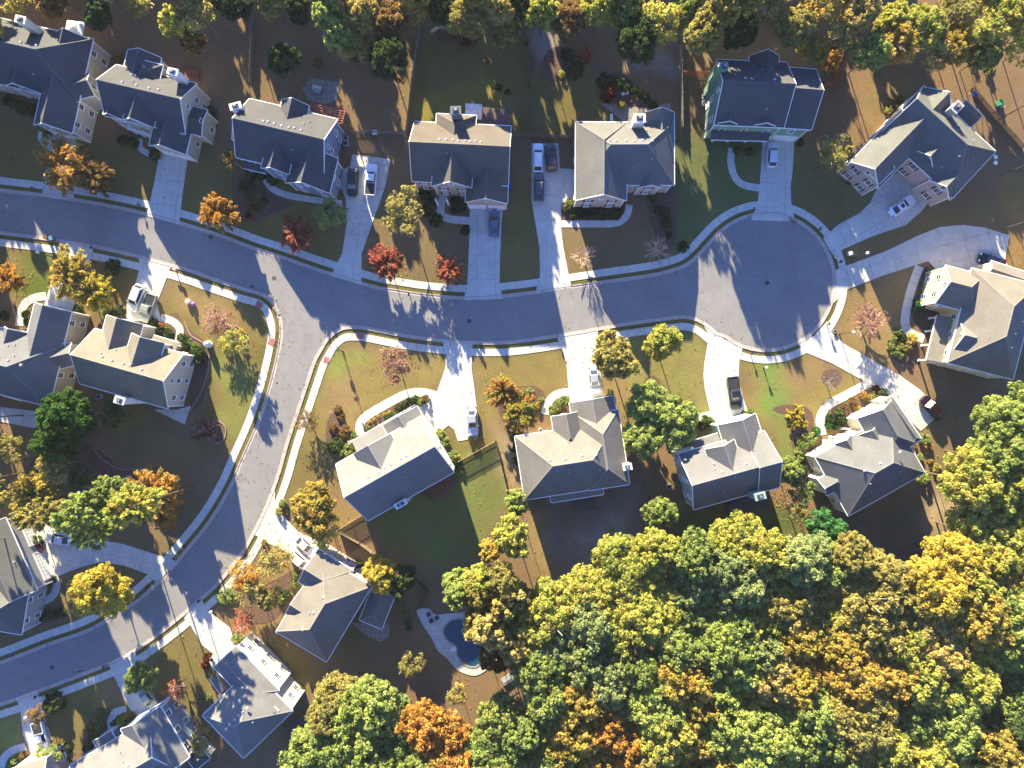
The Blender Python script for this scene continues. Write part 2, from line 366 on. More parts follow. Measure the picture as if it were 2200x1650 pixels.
# ------------------------------------------------------------------ flat sheets
def smooth(pts,n=6,closed=False):
    out=[]; L=len(pts)
    rng=range(L if closed else L-1)
    for i in rng:
        if closed: p0,p1,p2,p3=[pts[(i+k)%L] for k in (-1,0,1,2)]
        else: p0,p1,p2,p3=pts[max(i-1,0)],pts[i],pts[i+1],pts[min(i+2,L-1)]
        for j in range(n):
            t=j/n
            out.append(tuple(.5*((2*p1[q])+(-p0[q]+p2[q])*t+(2*p0[q]-5*p1[q]+4*p2[q]-p3[q])*t*t+(-p0[q]+3*p1[q]-3*p2[q]+p3[q])*t**3) for q in (0,1)))
    if not closed: out.append(tuple(pts[-1]))
    return out
def sheet(name,pts,z,mat,label=None,cat=None,group=None,kind=None,thick=.04,uvdir=None,px=True,parent=None):
    w=[P(x,y) if px else Vector((x,y,0)) for x,y in pts]
    me=bpy.data.meshes.new(name); bm=bmesh.new(); uvl=bm.loops.layers.uv.new('UVMap')
    top=[bm.verts.new((p.x,p.y,z)) for p in w]; f=bm.faces.new(top)
    if f.normal.z<0: f.normal_flip()
    f.normal_update()
    if f.normal.z<0: f.normal_flip()
    bot=[bm.verts.new((p.x,p.y,z-thick)) for p in w]
    for i in range(len(w)):
        j=(i+1)%len(w); bm.faces.new((top[i],top[j],bot[j],bot[i]))
    bmesh.ops.triangulate(bm,faces=[f])
    if uvdir is None: uvdir=(0,1)
    ux,uy=uvdir; l=math.hypot(ux,uy); ux/=l; uy/=l; c=sum(w,Vector())/len(w)
    for fc in bm.faces:
        for lp in fc.loops:
            q=lp.vert.co; lp[uvl].uv=((q.x-c.x)*ux+(q.y-c.y)*uy,-(q.x-c.x)*uy+(q.y-c.y)*ux)
    bmesh.ops.recalc_face_normals(bm,faces=bm.faces)
    bm.to_mesh(me); bm.free(); me.materials.append(mat)
    o=link(name,me,parent); tag(o,label,cat,group,kind); return o
def strip(name,line,d0,d1,z,mat,side=1,label=None,kind='structure',thick=.1,cat=None):
    """band beside a world polyline between two offsets (side=+1: left of travel)"""
    L=[Vector((p[0],p[1])) for p in line]; nr=[]
    for i in range(len(L)):
        t=(L[min(i+1,len(L)-1)]-L[max(i-1,0)]).normalized(); nr.append(Vector((-t.y,t.x))*side)
    me=bpy.data.meshes.new(name); bm=bmesh.new(); uvl=bm.loops.layers.uv.new('UVMap'); s=0; rows=[]
    for i,p in enumerate(L):
        if i: s+=(p-L[i-1]).length
        a=p+nr[i]*d0; b=p+nr[i]*d1
        rows.append((s,[bm.verts.new((a.x,a.y,z-thick)),bm.verts.new((a.x,a.y,z)),bm.verts.new((b.x,b.y,z)),bm.verts.new((b.x,b.y,z-thick))]))
    for (s0,r0),(s1,r1) in zip(rows,rows[1:]):
        for k in range(3):
            f=bm.faces.new((r0[k],r1[k],r1[k+1],r0[k+1]))
            for lp,uv in zip(f.loops,((s0,k),(s1,k),(s1,k+1),(s0,k+1))): lp[uvl].uv=uv
    bmesh.ops.recalc_face_normals(bm,faces=bm.faces); bm.to_mesh(me); bm.free(); me.materials.append(mat)
    return tag(link(name,me),label,cat,None,kind)
def roads():
    R=143; cx,cy=1646,606
    north=[(-260,366),(-120,392),(0,412),(100,424),(200,439.5),(300,460),(400,487),(473,510),(545,537),(611,558.5),(700,589),(800,619),(860,630),(921,638.5),(1018,644.5),(1115,636),(1200,624.5),(1292,610.6),(1394,596),(1440,586),(1474,573),(1500,553),(1524,527)]
    circ=[(cx+R*math.cos(a),cy+R*math.sin(a)) for a in np.radians(np.linspace(214,488,22))]
    south=[(1541,713),(1523,697.6),(1500,684),(1470,677.5),(1442,680),(1385,687),(1321,696.7),(1200,717.5),(1091,732),(994,731.5),(897,722),(830,710),(790,702),(759,699.5),(735,702),(715,713),(698,730),(686,750),(672,776),(657,820),(633,892),(613,953),(591.5,1028),(560.6,1105),(524,1175.5),(500,1209),(466,1250),(427.6,1286),(350,1350),(286,1395.5),(235,1422),(97,1475.5),(0,1510),(-150,1555),(-260,1585)]
    west=[(-260,452),(-120,476),(0,496.7),(97,509),(201,526),(303,549),(400,575.5),(448.5,592.4),(521,616.7),(555,626),(575,636),(590,650),(601,672),(608,700),(606,735),(596,785),(582,839),(557.6,912),(526,984.5),(497,1050),(455,1120),(400,1188.5),(363.6,1232),(347,1250),(300.6,1291),(242,1329),(187,1359),(97,1390.6),(0,1428),(-150,1478),(-260,1508)]
    E1=smooth(north+circ[1:]+south,5); E2=smooth(west,5)
    sheet('road',E1+E2[::-1],.02,ASPH,'grey asphalt street with a branch road and a round turning circle',kind='structure',thick=.06)
    w1=[P(*p) for p in E1]; w2=[P(*p) for p in E2]
    # sheet between: kerb, gutter, pavement
    for k,(w,sd,a) in enumerate(((w1,1,0),(w2,-1,0))):
        nm=['along the north side, turning circle and east side of the branch street','along the corner lawns west of the branch street'][k]
        strip('gutter',w,-.02,.42,.035,KERB,sd,'pale concrete gutter '+nm)
        strip('kerb',w,.42,.60,.10,KERB,sd,'low concrete kerb '+nm,thick=.12)
        strip('pavement',w,1.30,2.55,.055,WALK,sd,'concrete pavement '+nm)
    return w1,w2
def driveways():
    D=[
    ('driveway under the orange tree at the far left',[(88,421),(98,395),(101,350),(92,285),(170,292),(168,340),(157,390),(160,431)],(0,1)),
    ('driveway of the slate-roofed house with the white beam porch',[(345,316),(405,328),(402,350),(392,420),(385,482),(315,464),(330,400),(340,350)],(.1,1)),
    ('wide driveway with the black and white cars beside the blue-grey house',[(757,332),(839,342),(828,400),(800,480),(777,545),(776,611),(712,591),(735,545),(745,480),(743,430),(735,405),(706,416),(715,372),(752,358)],(.15,1)),
    ('driveway of the brown-roofed brick house',[(1010,430),(1082,432),(1078,480),(1074,560),(1073,610),(1080,642),(996,644),(1004,610),(1008,520)],(0,1)),
    ('long driveway holding three parked cars beside the brown-brick house',[(1142,308),(1200,308),(1203,362),(1240,364),(1240,425),(1206,437),(1205,486),(1210,529),(1222,592),(1228,618),(1150,630),(1160,592),(1159,532),(1142,430)],(0,1)),
    ('driveway running up to the green house',[(1640,290),(1707,288),(1703,363),(1698,404),(1700,443),(1708,476),(1614,473),(1628,433),(1632,399),(1635,350)],(0,1)),
    ('driveway and court of the grey house with dark shutters',[(1768,512),(1800,483),(1848,457),(1870,435),(1879,413),(1895,390),(1945,362),(2001,428),(1979,454),(1945,484),(1873,508),(1808,537),(1795,556),(1783,538)],(.8,.45)),
    ('long curved driveway ending at the tan house',[(1795,580),(1816,572),(1904,539),(1970,507),(2018,488),(2067,483),(2115,489),(2168,506),(2159,556),(2176,600),(2100,600),(2020,590),(1994,561),(1962,571),(1897,592),(1819,622),(1790,652),(1794,612)],(.9,.25)),
    ('bright driveway leading down to the dark red car',[(1711,735),(1748,722),(1777,690),(1784,712),(1812,738),(1885,780),(1934,807),(1977,838),(1994,855),(2009,899),(1978,926),(1945,895),(1917,860),(1902,838),(1866,824),(1786,780),(1730,757)],(.8,-.6)),
    ('curved driveway holding the black pickup',[(1508,692),(1523,700),(1557,730),(1596,744),(1588,778),(1587,821),(1598,860),(1613,900),(1540,916),(1526,887),(1514,836),(1511,804),(1513,780),(1522,729),(1521,716)],(.1,1)),
    ('straight bright driveway holding the silver saloon',[(1195,721),(1240,714),(1286,705),(1281,730),(1284,760),(1288,789),(1298,856),(1225,870),(1221,830),(1217,782),(1205,743)],(.1,1)),
    ('forked driveway beside the pale grey roof',[(950,730),(985,735),(1018,735),(1015,744),(1013,792),(1020,841),(1026,889),(1027,941),(1006,944),(984,948),(976,923),(964,914),(930,938),(905,890),(903,875),(938,843),(957,790),(958,763)],(.1,1)),
    ('driveway with the white car and silver pickup',[(298,552),(368,570),(361,590),(338,650),(346,690),(271,690),(272,653),(291,612),(301,573)],(.3,1)),
    ('driveway under the yellow and orange tree',[(130,517),(202,530),(187,578),(163,640),(155,672),(92,668),(106,620),(120,580),(133,551)],(.3,1)),
    ('wide driveway under the tall pines',[(85,1122),(130,1142),(218,1160),(267,1169),(359,1199),(384,1207),(336,1253),(322,1235),(267,1215),(218,1207),(175,1218),(121,1239),(95,1248),(80,1262),(60,1215),(70,1180)],(1,-.2)),
    ('driveway of the house with the tall cream wall',[(395,1328),(433,1286),(443,1308),(496,1350),(506,1386),(463,1436),(459,1405),(435,1386),(409,1342)],(.4,1)),
    ('bright driveway at the bottom left beside the green tree',[(233,1424),(289,1396),(298,1420),(316,1463),(339,1504),(341,1528),(285,1560),(288,1541),(274,1512),(242,1446)],(.4,1)),
    ('narrow driveway at the bottom left corner',[(34,1499),(82,1482),(87,1509),(113,1589),(96,1634),(68,1642),(70,1628),(50,1577),(44,1522)],(.2,1)),
    ('white sunlit driveway with two white cars',[(592,1040),(590,1078),(606,1104),(640,1142),(690,1166),(690,1190),(655,1228),(626,1192),(577,1167),(543,1146),(566,1104)],(.7,-.7)),
    ]
    for lab,pts,dr in D:
        sheet('driveway',smooth(pts,4,True) if len(pts)>99 else pts,.065,CONC,'pale concrete '+lab,kind='structure',uvdir=(dr[0],dr[1]))
    PT=[([(300,298),(302,318),(318,330),(345,342)],1.0),([(570,385),(585,405),(620,420),(680,430),(735,438)],1.1),([(955,410),(948,440),(948,460),(965,470),(1010,475)],1.3),
     ([(1205,481),(1260,481),(1320,480),(1345,465),(1352,440)],1.2),([(1640,405),(1600,398),(1580,382),(1570,350),(1572,318)],1.2),
     ([(1975,572),(1955,630),(1944,690),(1955,715),(1985,728)],1.5),([(1868,822),(1820,848),(1778,872),(1762,900),(1766,935)],1.5),
     ([(937,850),(905,843),(870,848),(820,874),(785,896),(773,915),(776,938)],1.5),([(345,682),(370,690),(386,706),(384,730),(376,752)],1.3),
     ([(100,636),(75,640),(55,652),(45,675),(42,700)],1.4),([(118,1238),(122,1262),(108,1285),(60,1306),(-20,1330)],1.2),
     ([(272,1524),(248,1530),(238,1548),(240,1565)],1.2),([(56,1604),(28,1612),(8,1630),(0,1660)],1.3),([(1222,842),(1195,848),(1178,865),(1170,890)],1.4),
     ([(90,283),(88,296),(96,308),(110,314)],1.0),([(462,1432),(455,1420),(460,1408)],1.0),([(1530,890),(1510,893),(1500,903)],1.0)]
    for pts,w in PT:
        s=[P(*p) for p in smooth(pts,6)]
        strip('garden_path',s,-w/2,w/2,.06,WALK,1,None)
def beds():
    B=[[(505,365),(560,372),(600,420),(625,440),(570,465),(530,480),(508,460),(500,420)],
     [(1210,440),(1335,440),(1340,470),(1215,476)],[(1390,395),(1448,395),(1450,520),(1425,535),(1400,480)],
     [(970,420),(1008,440),(1008,466),(985,468),(968,450)],[(1760+25,790)]*0 or [(1700,900),(1660,880),(1690,870),(1740,880),(1748,930),(1740,1010),(1715,1000),(1700,950)],
     [(1780,920),(1770,905),(1800,880),(1880,835),(1905,850),(1830,900)],[(1925,720),(1960,722),(1990,740),(1975,780),(1930,780),(1912,750)],
     [(1965,600),(2010,570),(2015,660),(1990,720),(1965,690),(1955,660)],
     [(352,690),(380,672),(395,700),(445,745),(440,850),(410,880),(400,790),(370,760)],
     [(775,900),(830,870),(910,845),(925,860),(820,910),(785,935)],
     [(705,900),(730,890),(750,960),(740,990),(715,985),(700,950)],
     [(1180,855),(1224,850),(1228,880),(1185,895)],[(1085,840),(1150,830),(1175,860),(1160,900),(1100,920),(1070,880)],
     [(500,700),(527,715),(530,740),(505,745),(480,720)],[(455,910),(470,905),(485,920),(480,945),(462,948),(455,930)],
     [(200,960),(270,1010),(320,1010),(355,1030),(365,1080),(360,1120),(330,1130),(250,1110),(120,1060),(60,1010),(120,940)],
     [(180,1590),(200,1530),(230,1520),(245,1540),(230,1580),(200,1610)],[(245,1540),(275,1528),(288,1545),(262,1565)],
     [(520,1290),(600,1240),(640,1230),(600,1320),(560,1340),(520,1330)],
     [(1775,795),(1800,795),(1808,815),(1795,830),(1772,826),(1765,808)],
     [(1390,810),(1415,815),(1420,850),(1395,860),(1380,840)],
     [(1170,120),(1200,100),(1250,120),(1250,150),(1200,170),(1160,175)],[(1285,170),(1340,160),(1400,230),(1350,230),(1300,210)],
     [(55,1140),(85,1125),(105,1170),(95,1200),(65,1200),(50,1160)],[(0,1320),(100,1300),(150,1315),(100,1340),(0,1365)]]
    for i,b in enumerate(B):
        sheet('mulch_bed',smooth(b,4,True),.03,MULCH,None,kind='structure')
    for pts in ([(553,645),(566,652),(561,664),(548,657)],[(580,726),(594,730),(587,745),(575,739)],[(697,766),(708,768),(705,782),(695,779)],[(768,712),(784,716),(781,729),(766,726)]):
        sheet('tactile_pad',pts,.075,RED,None,kind='structure')

# ------------------------------------------------------------------ houses
WIN={}
def window_proto(kind):
    if kind in WIN: return WIN[kind]
    w,h=(1.0,1.45); m=MB()
    for x in (-w/2,w/2): m.box((x,.03,0),(.1,.1,h+.1))
    for z in (-h/2,0,h/2): m.box((0,.03,z),(w-.1,.09 if z else .06,.1 if z else .05))
    m.box((0,.07,-h/2-.1),(w+.2,.16,.08))
    fr=m.mesh('window_frame',WHITE)
    g=MB(); g.box((0,.005,0),(w-.05,.04,h-.04)); ga=g.mesh('window_pane',GLASS)
    sh=None
    if kind:
        s=MB()
        s.box((0,0,0),(.38,.06,h))
        for i in range(7): s.box((0,.035,-h/2+.15+i*.19),(.3,.03,.05))
        sh=s.mesh('shutter',plain('shutter_paint',kind,.6,var=.05))
    WIN[kind]=(fr,ga,sh); return WIN[kind]
def garage_mesh(w):
    k=('g',round(w,1))
    if k in WIN: return WIN[k]
    m=MB(); m.box((0,.02,1.1),(w,.08,2.2))
    for i in range(4):
        for j in range(int(w/.6)): m.box((-w/2+.3+j*w/int(w/.6)*1.0,.075,.3+i*.54),(w/int(w/.6)-.12,.03,.4))
    for x in (-w/2-.08,w/2+.08): m.box((x,.04,1.15),(.14,.14,2.3))
    m.box((0,.04,2.3),(w+.3,.14,.15)); WIN[k]=m.mesh('garage_door',WHITE); return WIN[k]
_vent=None
class House:
    pass
NH=0
def house(label,wallm,roofm,blocks,shut=None,garage=(),vents=5,chim=(),porch=(),ventoff=.5,door=None):
    global _vent,NH
    wb=MB(); rb=MB(); infos=[]
    for b in blocks:
        kind,A,B,C,eave,pitch=b[:6]; base=b[6] if len(b)>6 else 0
        a=P(*A,eave); bb=P(*B,eave); c=P(*C,eave)
        u=(bb-a); L=u.length; u.normalize(); v=Vector((-u.y,u.x,0)); D=(c-a).dot(v)
        if D<0: v=-v; D=-D
        infos.append(dict(kind=kind,a=a,u=u,v=v,L=L,D=D,e=eave,t=math.tan(math.radians(pitch)),base=base))
    ctr=sum((i['a']+i['u']*i['L']/2+i['v']*i['D']/2 for i in infos[:1]),Vector()); root=link('house',None,None,(ctr.x,ctr.y,0))
    tag(root,label,'house','houses along the streets'); loc=(ctr.x,ctr.y,0)
    TH=.2; O=.27
    for i in infos:
        a,u,v,L,D,e,t=[i[k] for k in 'auvLDet']; Z=Vector((0,0,1))
        q=lambda x,y,z: a+u*x+v*y+Z*(z-e)
        if i['kind']=='s':   # single slope, low edge AB
            hi=e+D*t; i['top']=e
            rb.hexa([q(0,0,e-TH),q(L,0,e-TH),q(L,D,hi-TH),q(0,D,hi-TH)],[q(0,0,e),q(L,0,e),q(L,D,hi),q(0,D,hi)],0)
            rb.beam(q(0,-.05,e-.06),q(L,-.05,e-.06),.12,.16,1)
            continue
        kA,kB=i['kind'][0],i['kind'][1]; rz=e+D/2*t; i['rz']=rz
        ia=min(D/2,L*.49) if kA=='h' else 0; ib=min(D/2,L*.49) if kB=='h' else 0
        r0=q(ia,D/2,rz); r1=q(L-ib,D/2,rz)
        dn=Vector((0,0,-TH))
        c=[q(0,0,e),q(L,0,e),q(L,D,e),q(0,D,e)]
        rb.poly([c[0],c[1],r1,r0]); rb.poly([c[2],c[3],r0,r1])
        if kA=='h': rb.poly([c[3],c[0],r0])
        else: rb.poly([c[3]+dn,c[3],r0,r0+dn],1); rb.poly([c[0]+dn,c[0],r0,r0+dn],1)
        if kB=='h': rb.poly([c[1],c[2],r1])
        else: rb.poly([c[1]+dn,c[1],r1,r1+dn],1); rb.poly([c[2]+dn,c[2],r1,r1+dn],1)
        rb.poly([c[0]+dn,c[1]+dn,r1+dn,r0+dn],1); rb.poly([c[2]+dn,c[3]+dn,r0+dn,r1+dn],1)
        if kA=='h': rb.poly([c[3]+dn,c[0]+dn,r0+dn],1); rb.poly([c[3]+dn,c[3],c[0],c[0]+dn],1)
        if kB=='h': rb.poly([c[1]+dn,c[2]+dn,r1+dn],1); rb.poly([c[1]+dn,c[1],c[2],c[2]+dn],1)
        rb.poly([c[0]+dn,c[0],c[1],c[1]+dn],1); rb.poly([c[2]+dn,c[2],c[3],c[3]+dn],1)
        # gutters and rakes
        g=.06
        rb.beam(q(0,-g,e-.07),q(L,-g,e-.07),.12,.15,1); rb.beam(q(0,D+g,e-.07),q(L,D+g,e-.07),.12,.15,1)
        for kk,x,xr in ((kA,-g,-g),(kB,L+g,L+g)):
            if kk=='h': rb.beam(q(x,0,e-.07),q(x,D,e-.07),.12,.15,1)
            else:
                for y in (0,D):
                    p0=q(x,y,e-.03); p1=q(x,D/2,rz-.03); w=u*.045; h=Vector((0,0,.11))
                    rb.hexa([p0-w-h,p0+w-h,p0+w+h*.5,p0-w+h*.5],[p1-w-h,p1+w-h,p1+w+h*.5,p1-w+h*.5],1)
        # ridge and hip caps
        def cap(p0,p1):
            n=(p1-p0).normalized(); s=Vector((-n.y,n.x,0)).normalized()*.14; h=Vector((0,0,.045))
            rb.hexa([p0-s-h,p0+s-h,p1+s-h,p1-s-h],[p0+h,p0+s*.2+h,p1+s*.2+h,p1+h],2)
        if (r1-r0).length>.3: cap(r0,r1)
        if kA=='h': cap(c[0],r0); cap(c[3],r0)
        if kB=='h': cap(c[1],r1); cap(c[2],r1)
        # walls
        zw=e+O*t-TH-.02; z0=i['base']; zr=rz-TH-.03
        x0,x1,y0,y1=O,L-O,O,D-O
        wb.hexa([q(x0,y0,z0),q(x1,y0,z0),q(x1,y1,z0),q(x0,y1,z0)],[q(x0,y0,zw),q(x1,y0,zw),q(x1,y1,zw),q(x0,y1,zw)],0)
        if 'g' in i['kind']:
            xa=x0 if kA=='g' else x0+D/2; xb=x1 if kB=='g' else x1-D/2
            if xb>xa: wb.hexa([q(xa,y0,zw-.01),q(xa,y1,zw-.01),q(xa,D/2,zr)],[q(xb,y0,zw-.01),q(xb,y1,zw-.01),q(xb,D/2,zr)],0)
        # corner boards
        for x in (x0,x1):
            for y in (y0,y1): wb.box(tuple(q(x,y,(z0+zw)/2)),(.16,.16,zw-z0-.05),math.atan2(u.y,u.x),1)
    rel(wb,loc); rel(rb,loc)
    link('wall',wb.mesh('wall',[wallm,WHITE]),root)
    cap=shingle(roofm.name+'_cap',tuple(x*1.25 for x in ROOFC[roofm.name]))
    roof=link('roof',rb.mesh('roof',[roofm,WHITE,cap]),root)
    def inside(p,z,me):
        for j in infos:
            if j is me or j['kind']=='s': continue
            d=p-j['a']; x=d.dot(j['u']); y=d.dot(j['v'])
            if .1<x<j['L']-.1 and .1<y<j['D']-.1 and j['base']<z<j['e']+min(y,j['D']-y)*j['t']: return True
        return False
    fr,ga,sh=window_proto(shut); cnt=0
    for bi,i in enumerate(infos):
        if i['kind']=='s': continue
        a,u,v,L,D,e,t=[i[k] for k in 'auvLDet']; z0=i['base']
        for side in range(4):
            if side==0: o0,dr,ln,nrm=a+v*O+u*O,u,L-2*O,-v
            elif side==2: o0,dr,ln,nrm=a+v*(D-O)+u*O,u,L-2*O,v
            elif side==3: o0,dr,ln,nrm=a+u*O+v*O,v,D-2*O,-u
            else: o0,dr,ln,nrm=a+u*(L-O)+v*O,v,D-2*O,u
            ang=math.atan2(nrm.y,nrm.x)-PI/2
            rows=[1.55,4.35] if e>5 and z0==0 else ([1.55] if z0==0 and e>2.6 else ([z0+.9] if e-z0>1.9 else []))
            if side in (1,3) and i['kind'][0 if side==3 else 1]=='g' and D>4.2: rows=rows+[e+.75]
            isg=[g for g in garage if g[0]==bi and g[1]==side]
            if isg:
                nd=isg[0][2]; gw=min(4.6,(ln-.6)/nd-.3)
                for k in range(nd):
                    p=o0+dr*(ln*(k+.5)/nd)
                    link('garage_door',garage_mesh(gw),root,(p.x-loc[0]+nrm.x*.02,p.y-loc[1]+nrm.y*.02,0),ang)
                rows=[r for r in rows if r>2.6]
            for z in rows:
                n=1 if z>e else max(1,int(ln/2.9))
                for k in range(n):
                    p=o0+dr*(ln*(k+.5)/n)
                    if ln<1.3 or inside(p+nrm*.35,z,i) or inside(p+nrm*.35+dr*.5,z,i) or inside(p+nrm*.35-dr*.5,z,i): continue
                    if z+.85>e+O*t-TH and z<e: z=e+O*t-TH-.9
                    wo=link('window',fr,root,(p.x-loc[0]+nrm.x*.03,p.y-loc[1]+nrm.y*.03,z),ang); cnt+=1
                    wo.scale=(.66,1,.66) if z>e else (.88,1,.84)
                    link('pane',ga,wo)
                    if sh and z<e:
                        link('shutter',sh,wo,(-.74,.02,0)); link('shutter',sh,wo,(.74,.02,0))
    # vents
    if _vent is None:
        m=MB(); m.box((0,0,.08),(.42,.42,.22),0,0,.75); m.cyl((0,0,.16),(0,0,.24),.15,.12,8); _vent=m.mesh('roof_vent',plain('vent_metal',(.5,.5,.5),.45,.3,var=0))
        m=MB(); m.cyl((0,0,-.2),(0,0,.45),.06,.06,6); House.pipe=m.mesh('vent_pipe',plain('pipe_white',(.6,.6,.6),.6,var=0))
    i=infos[0]; r=random.Random(int(abs(ctr.x*10)))
    if i['kind']!='s':
        a,u,v,L,D,e,t=[i[k] for k in 'auvLDet']
        yy=D*ventoff if ventoff!=.5 else None
        far=v if v.y>0 else -v
        for k in range(vents):
            x=L*(.3+.42*(k+r.uniform(-.2,.2))/max(1,vents-1)); off=.7
            sgn=1 if (far-v).length<.1 else -1
            y=D/2+sgn*(off+.25*r.random()); z=e+min(y,D-y)*t
            p=a+u*x+v*y
            link('roof_vent',_vent,root,(p.x-loc[0],p.y-loc[1],z-.02))
        for k in range(3):
            x=L*r.uniform(.25,.75); y=D/2+(r.choice((-1,1)))*D*r.uniform(.12,.35); z=e+min(y,D-y)*t; p=a+u*x+v*y
            link('vent_pipe',House.pipe,root,(p.x-loc[0],p.y-loc[1],z))
    for cpx,cpy,cz,w,dp,ang,cm in chim:
        p=P(cpx,cpy,cz); m=MB(); m.box((0,0,cz/2),(w,dp,cz),ang,0); 
        o=link('chimney',rel(m,(0,0,0)).mesh('chimney',cm),root,(p.x-loc[0],p.y-loc[1],0))
        m=MB(); m.box((0,0,.05),(w+.2,dp+.2,.12),ang); link('chimney_cap',m.mesh('chimney_cap',cm),o,(0,0,cz)); m=MB(); m.box((0,0,.15),(w*.62,dp*.62,.1),ang); link('chimney_top',m.mesh('chimney_top',DARK),o,(0,0,cz))
        m=MB(); m.cyl((0,0,.1),(0,0,.5),.16,.16,10); m.cyl((0,0,.5),(0,0,.56),.24,.24,10); link('flue',m.mesh('flue',STEEL),o,(0,0,cz))
    for k,pt in enumerate(porch):
        p=P(*pt[:2],0); h=pt[2] if len(pt)>2 else 2.7; m=MB(); m.box((0,0,h/2),(.26,.26,h)); m.box((0,0,.15),(.4,.4,.3)); m.box((0,0,h-.1),(.38,.38,.2))
        link('porch_column',m.mesh('porch_column',WHITE),root,(p.x-loc[0],p.y-loc[1],0))
    NH+=1
    root['n']=NH; del root['n']
    return root,loc,infos
ROOFC={}
def RF(n,c): c=tuple(x*.60 for x in c); ROOFC[n]=c; return shingle(n,c)
def WL(n,c): return plain(n,c,.75,var=.07,scale=1.5)
def houses():
    slate=RF('shingle_slate',(.115,.118,.128)); grey=RF('shingle_grey',(.185,.19,.20)); pale=RF('shingle_pale_grey',(.245,.243,.245)); brown=RF('shingle_brown',(.165,.145,.13)); tan=RF('shingle_tan',(.25,.23,.205)); weath=RF('shingle_weathered',(.175,.18,.175))
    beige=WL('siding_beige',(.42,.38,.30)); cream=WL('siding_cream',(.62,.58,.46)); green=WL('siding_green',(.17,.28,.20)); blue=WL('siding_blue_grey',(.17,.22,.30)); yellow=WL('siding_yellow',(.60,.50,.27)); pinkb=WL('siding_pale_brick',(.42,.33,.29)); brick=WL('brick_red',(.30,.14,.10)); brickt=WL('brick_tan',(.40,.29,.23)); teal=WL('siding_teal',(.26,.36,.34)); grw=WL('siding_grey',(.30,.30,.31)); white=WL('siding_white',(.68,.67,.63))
    blk=(.02,.022,.028)
    # 1 top left
    house('large slate-roofed house at the top left corner with a long side wing',beige,slate,[
     ('gh',(-60,25),(200,84),(-90,160),5.6,42),('gg',(199,88),(155,286),(117,70),5.4,40),('gg',(12,183),(30,100),(85,200),5.6,40),('gg',(140,168),(191,156),(152,217),5.3,36)],
     garage=((1,1,2),),chim=((44,42,10.6,1.5,1.0,-.22,cream),),vents=4)
    # 2
    house('slate-roofed house with a white beam porch beside a straight driveway',beige,slate,[
     ('gg',(250,139),(423,179),(220,247),5.8,42),('gg',(221,245),(234,195),(262,255),5.8,44),('gg',(264,256),(280,196),(330,274),6.5,44),
     ('gg',(320,312),(338,240),(399,331),4.8,40),('gg',(275,107),(262,160),(347,122),5.4,34),('gg',(395,224),(446,236),(384,281),4.8,22),('hh',(300,128),(350,140),(292,170),6.6,30)],
     garage=((3,3,2),),chim=((371,154,10,1.5,.9,-.23,white),),porch=((278,278),(292,282),(322,290)),vents=4)
    # 3
    house('blue-grey house with a chimney at its left end and red pergola behind',blue,slate,[
     ('gg',(536,212),(725,256),(507,338),5.8,40),('gg',(561,361),(575,300),(620,376),6.5,44),('gg',(613,392),(631,318),(708,415),5.2,42),
     ('gg',(606,214),(593,270),(664,227),6.0,40),('gg',(511,249),(545,257),(499,300),5.2,25),('s',(518,360),(572,373),(528,326),3.4,22)],
     garage=(),chim=((506,228,9.3,1.7,.9,.25,white),),vents=7,porch=((521,361,3),(540,368,3)))
    # 4
    house('brown-roofed brick house with white columns and a front gable',brickt,brown,[
     ('gg',(891,261),(1098,271),(884,389),5.8,42),('hg',(938,244),(935,305),(1023,248),6.0,36),('gg',(928,399),(931,330),(1013,404),6.5,43),
     ('gg',(1000,434),(1003,350),(1090,440),4.9,40)],shut=(.10,.03,.025),
     garage=((3,3,2),),chim=((979,237,10.2,1.5,1.1,.03,slatew()),),vents=8,porch=((941,440,3.6),(964,440,3.6)))
    # 5
    house('hip-roofed brick house with a bay window, sunlit on its left slope',pinkb,RF('shingle_taupe',(.20,.20,.195)),[
     ('hh',(1237,263),(1448,262),(1237,398),5.6,40),('hg',(1237,262),(1236,430),(1347,263),5.7,42),('gg',(1385,242),(1386,300),(1448,242),5.3,40),
     ('hg',(1370,345),(1370,403),(1421,345),5.3,40)],shut=blk,
     garage=(),chim=((1374,254,9.5,1.7,1.2,0,white),),vents=6)
    # 6
    house('tall green-sided house above the turning circle',green,slate,[
     ('gg',(1540,128),(1690,134),(1534,268),6.8,38),('gg',(1686,144),(1753,149),(1679,274),6.2,36),('gg',(1610,120),(1610,190),(1673,122),7.0,42),
     ('gg',(1541,264),(1543,222),(1586,266),6.9,34),('gg',(1620,268),(1622,226),(1667,270),6.9,34),('s',(1527,300),(1651,303),(1531,273),3.3,26)],
     garage=((1,2,1),),chim=((1556,143,10.5,1.0,1.2,0,green),),vents=2,porch=((1530,302,3.1),(1562,303,3.1),(1600,304,3.1),(1640,305,3.1)))
    # 7
    house('grey weathered-roof house set diagonally with dark shutters',pinkb,weath,[
     ('gh',(1985,184),(2139,325),(1893,284),5.6,38),('gg',(1828,347),(1983,187),(1888,405),5.6,46),('gg',(1955,318),(2015,258),(2002,376),5.6,40),
     ('gg',(1996,386),(2050,330),(2042,428),5.4,40),('gg',(2075,214),(2110,248),(2050,240),4.2,25),('hg',(1868,372),(1900,340),(1889,395),6.4,30,5.0)],
     shut=blk,garage=((2,3,1),),chim=((2056,230,9.8,1.7,1.2,.8,grw),),vents=0)
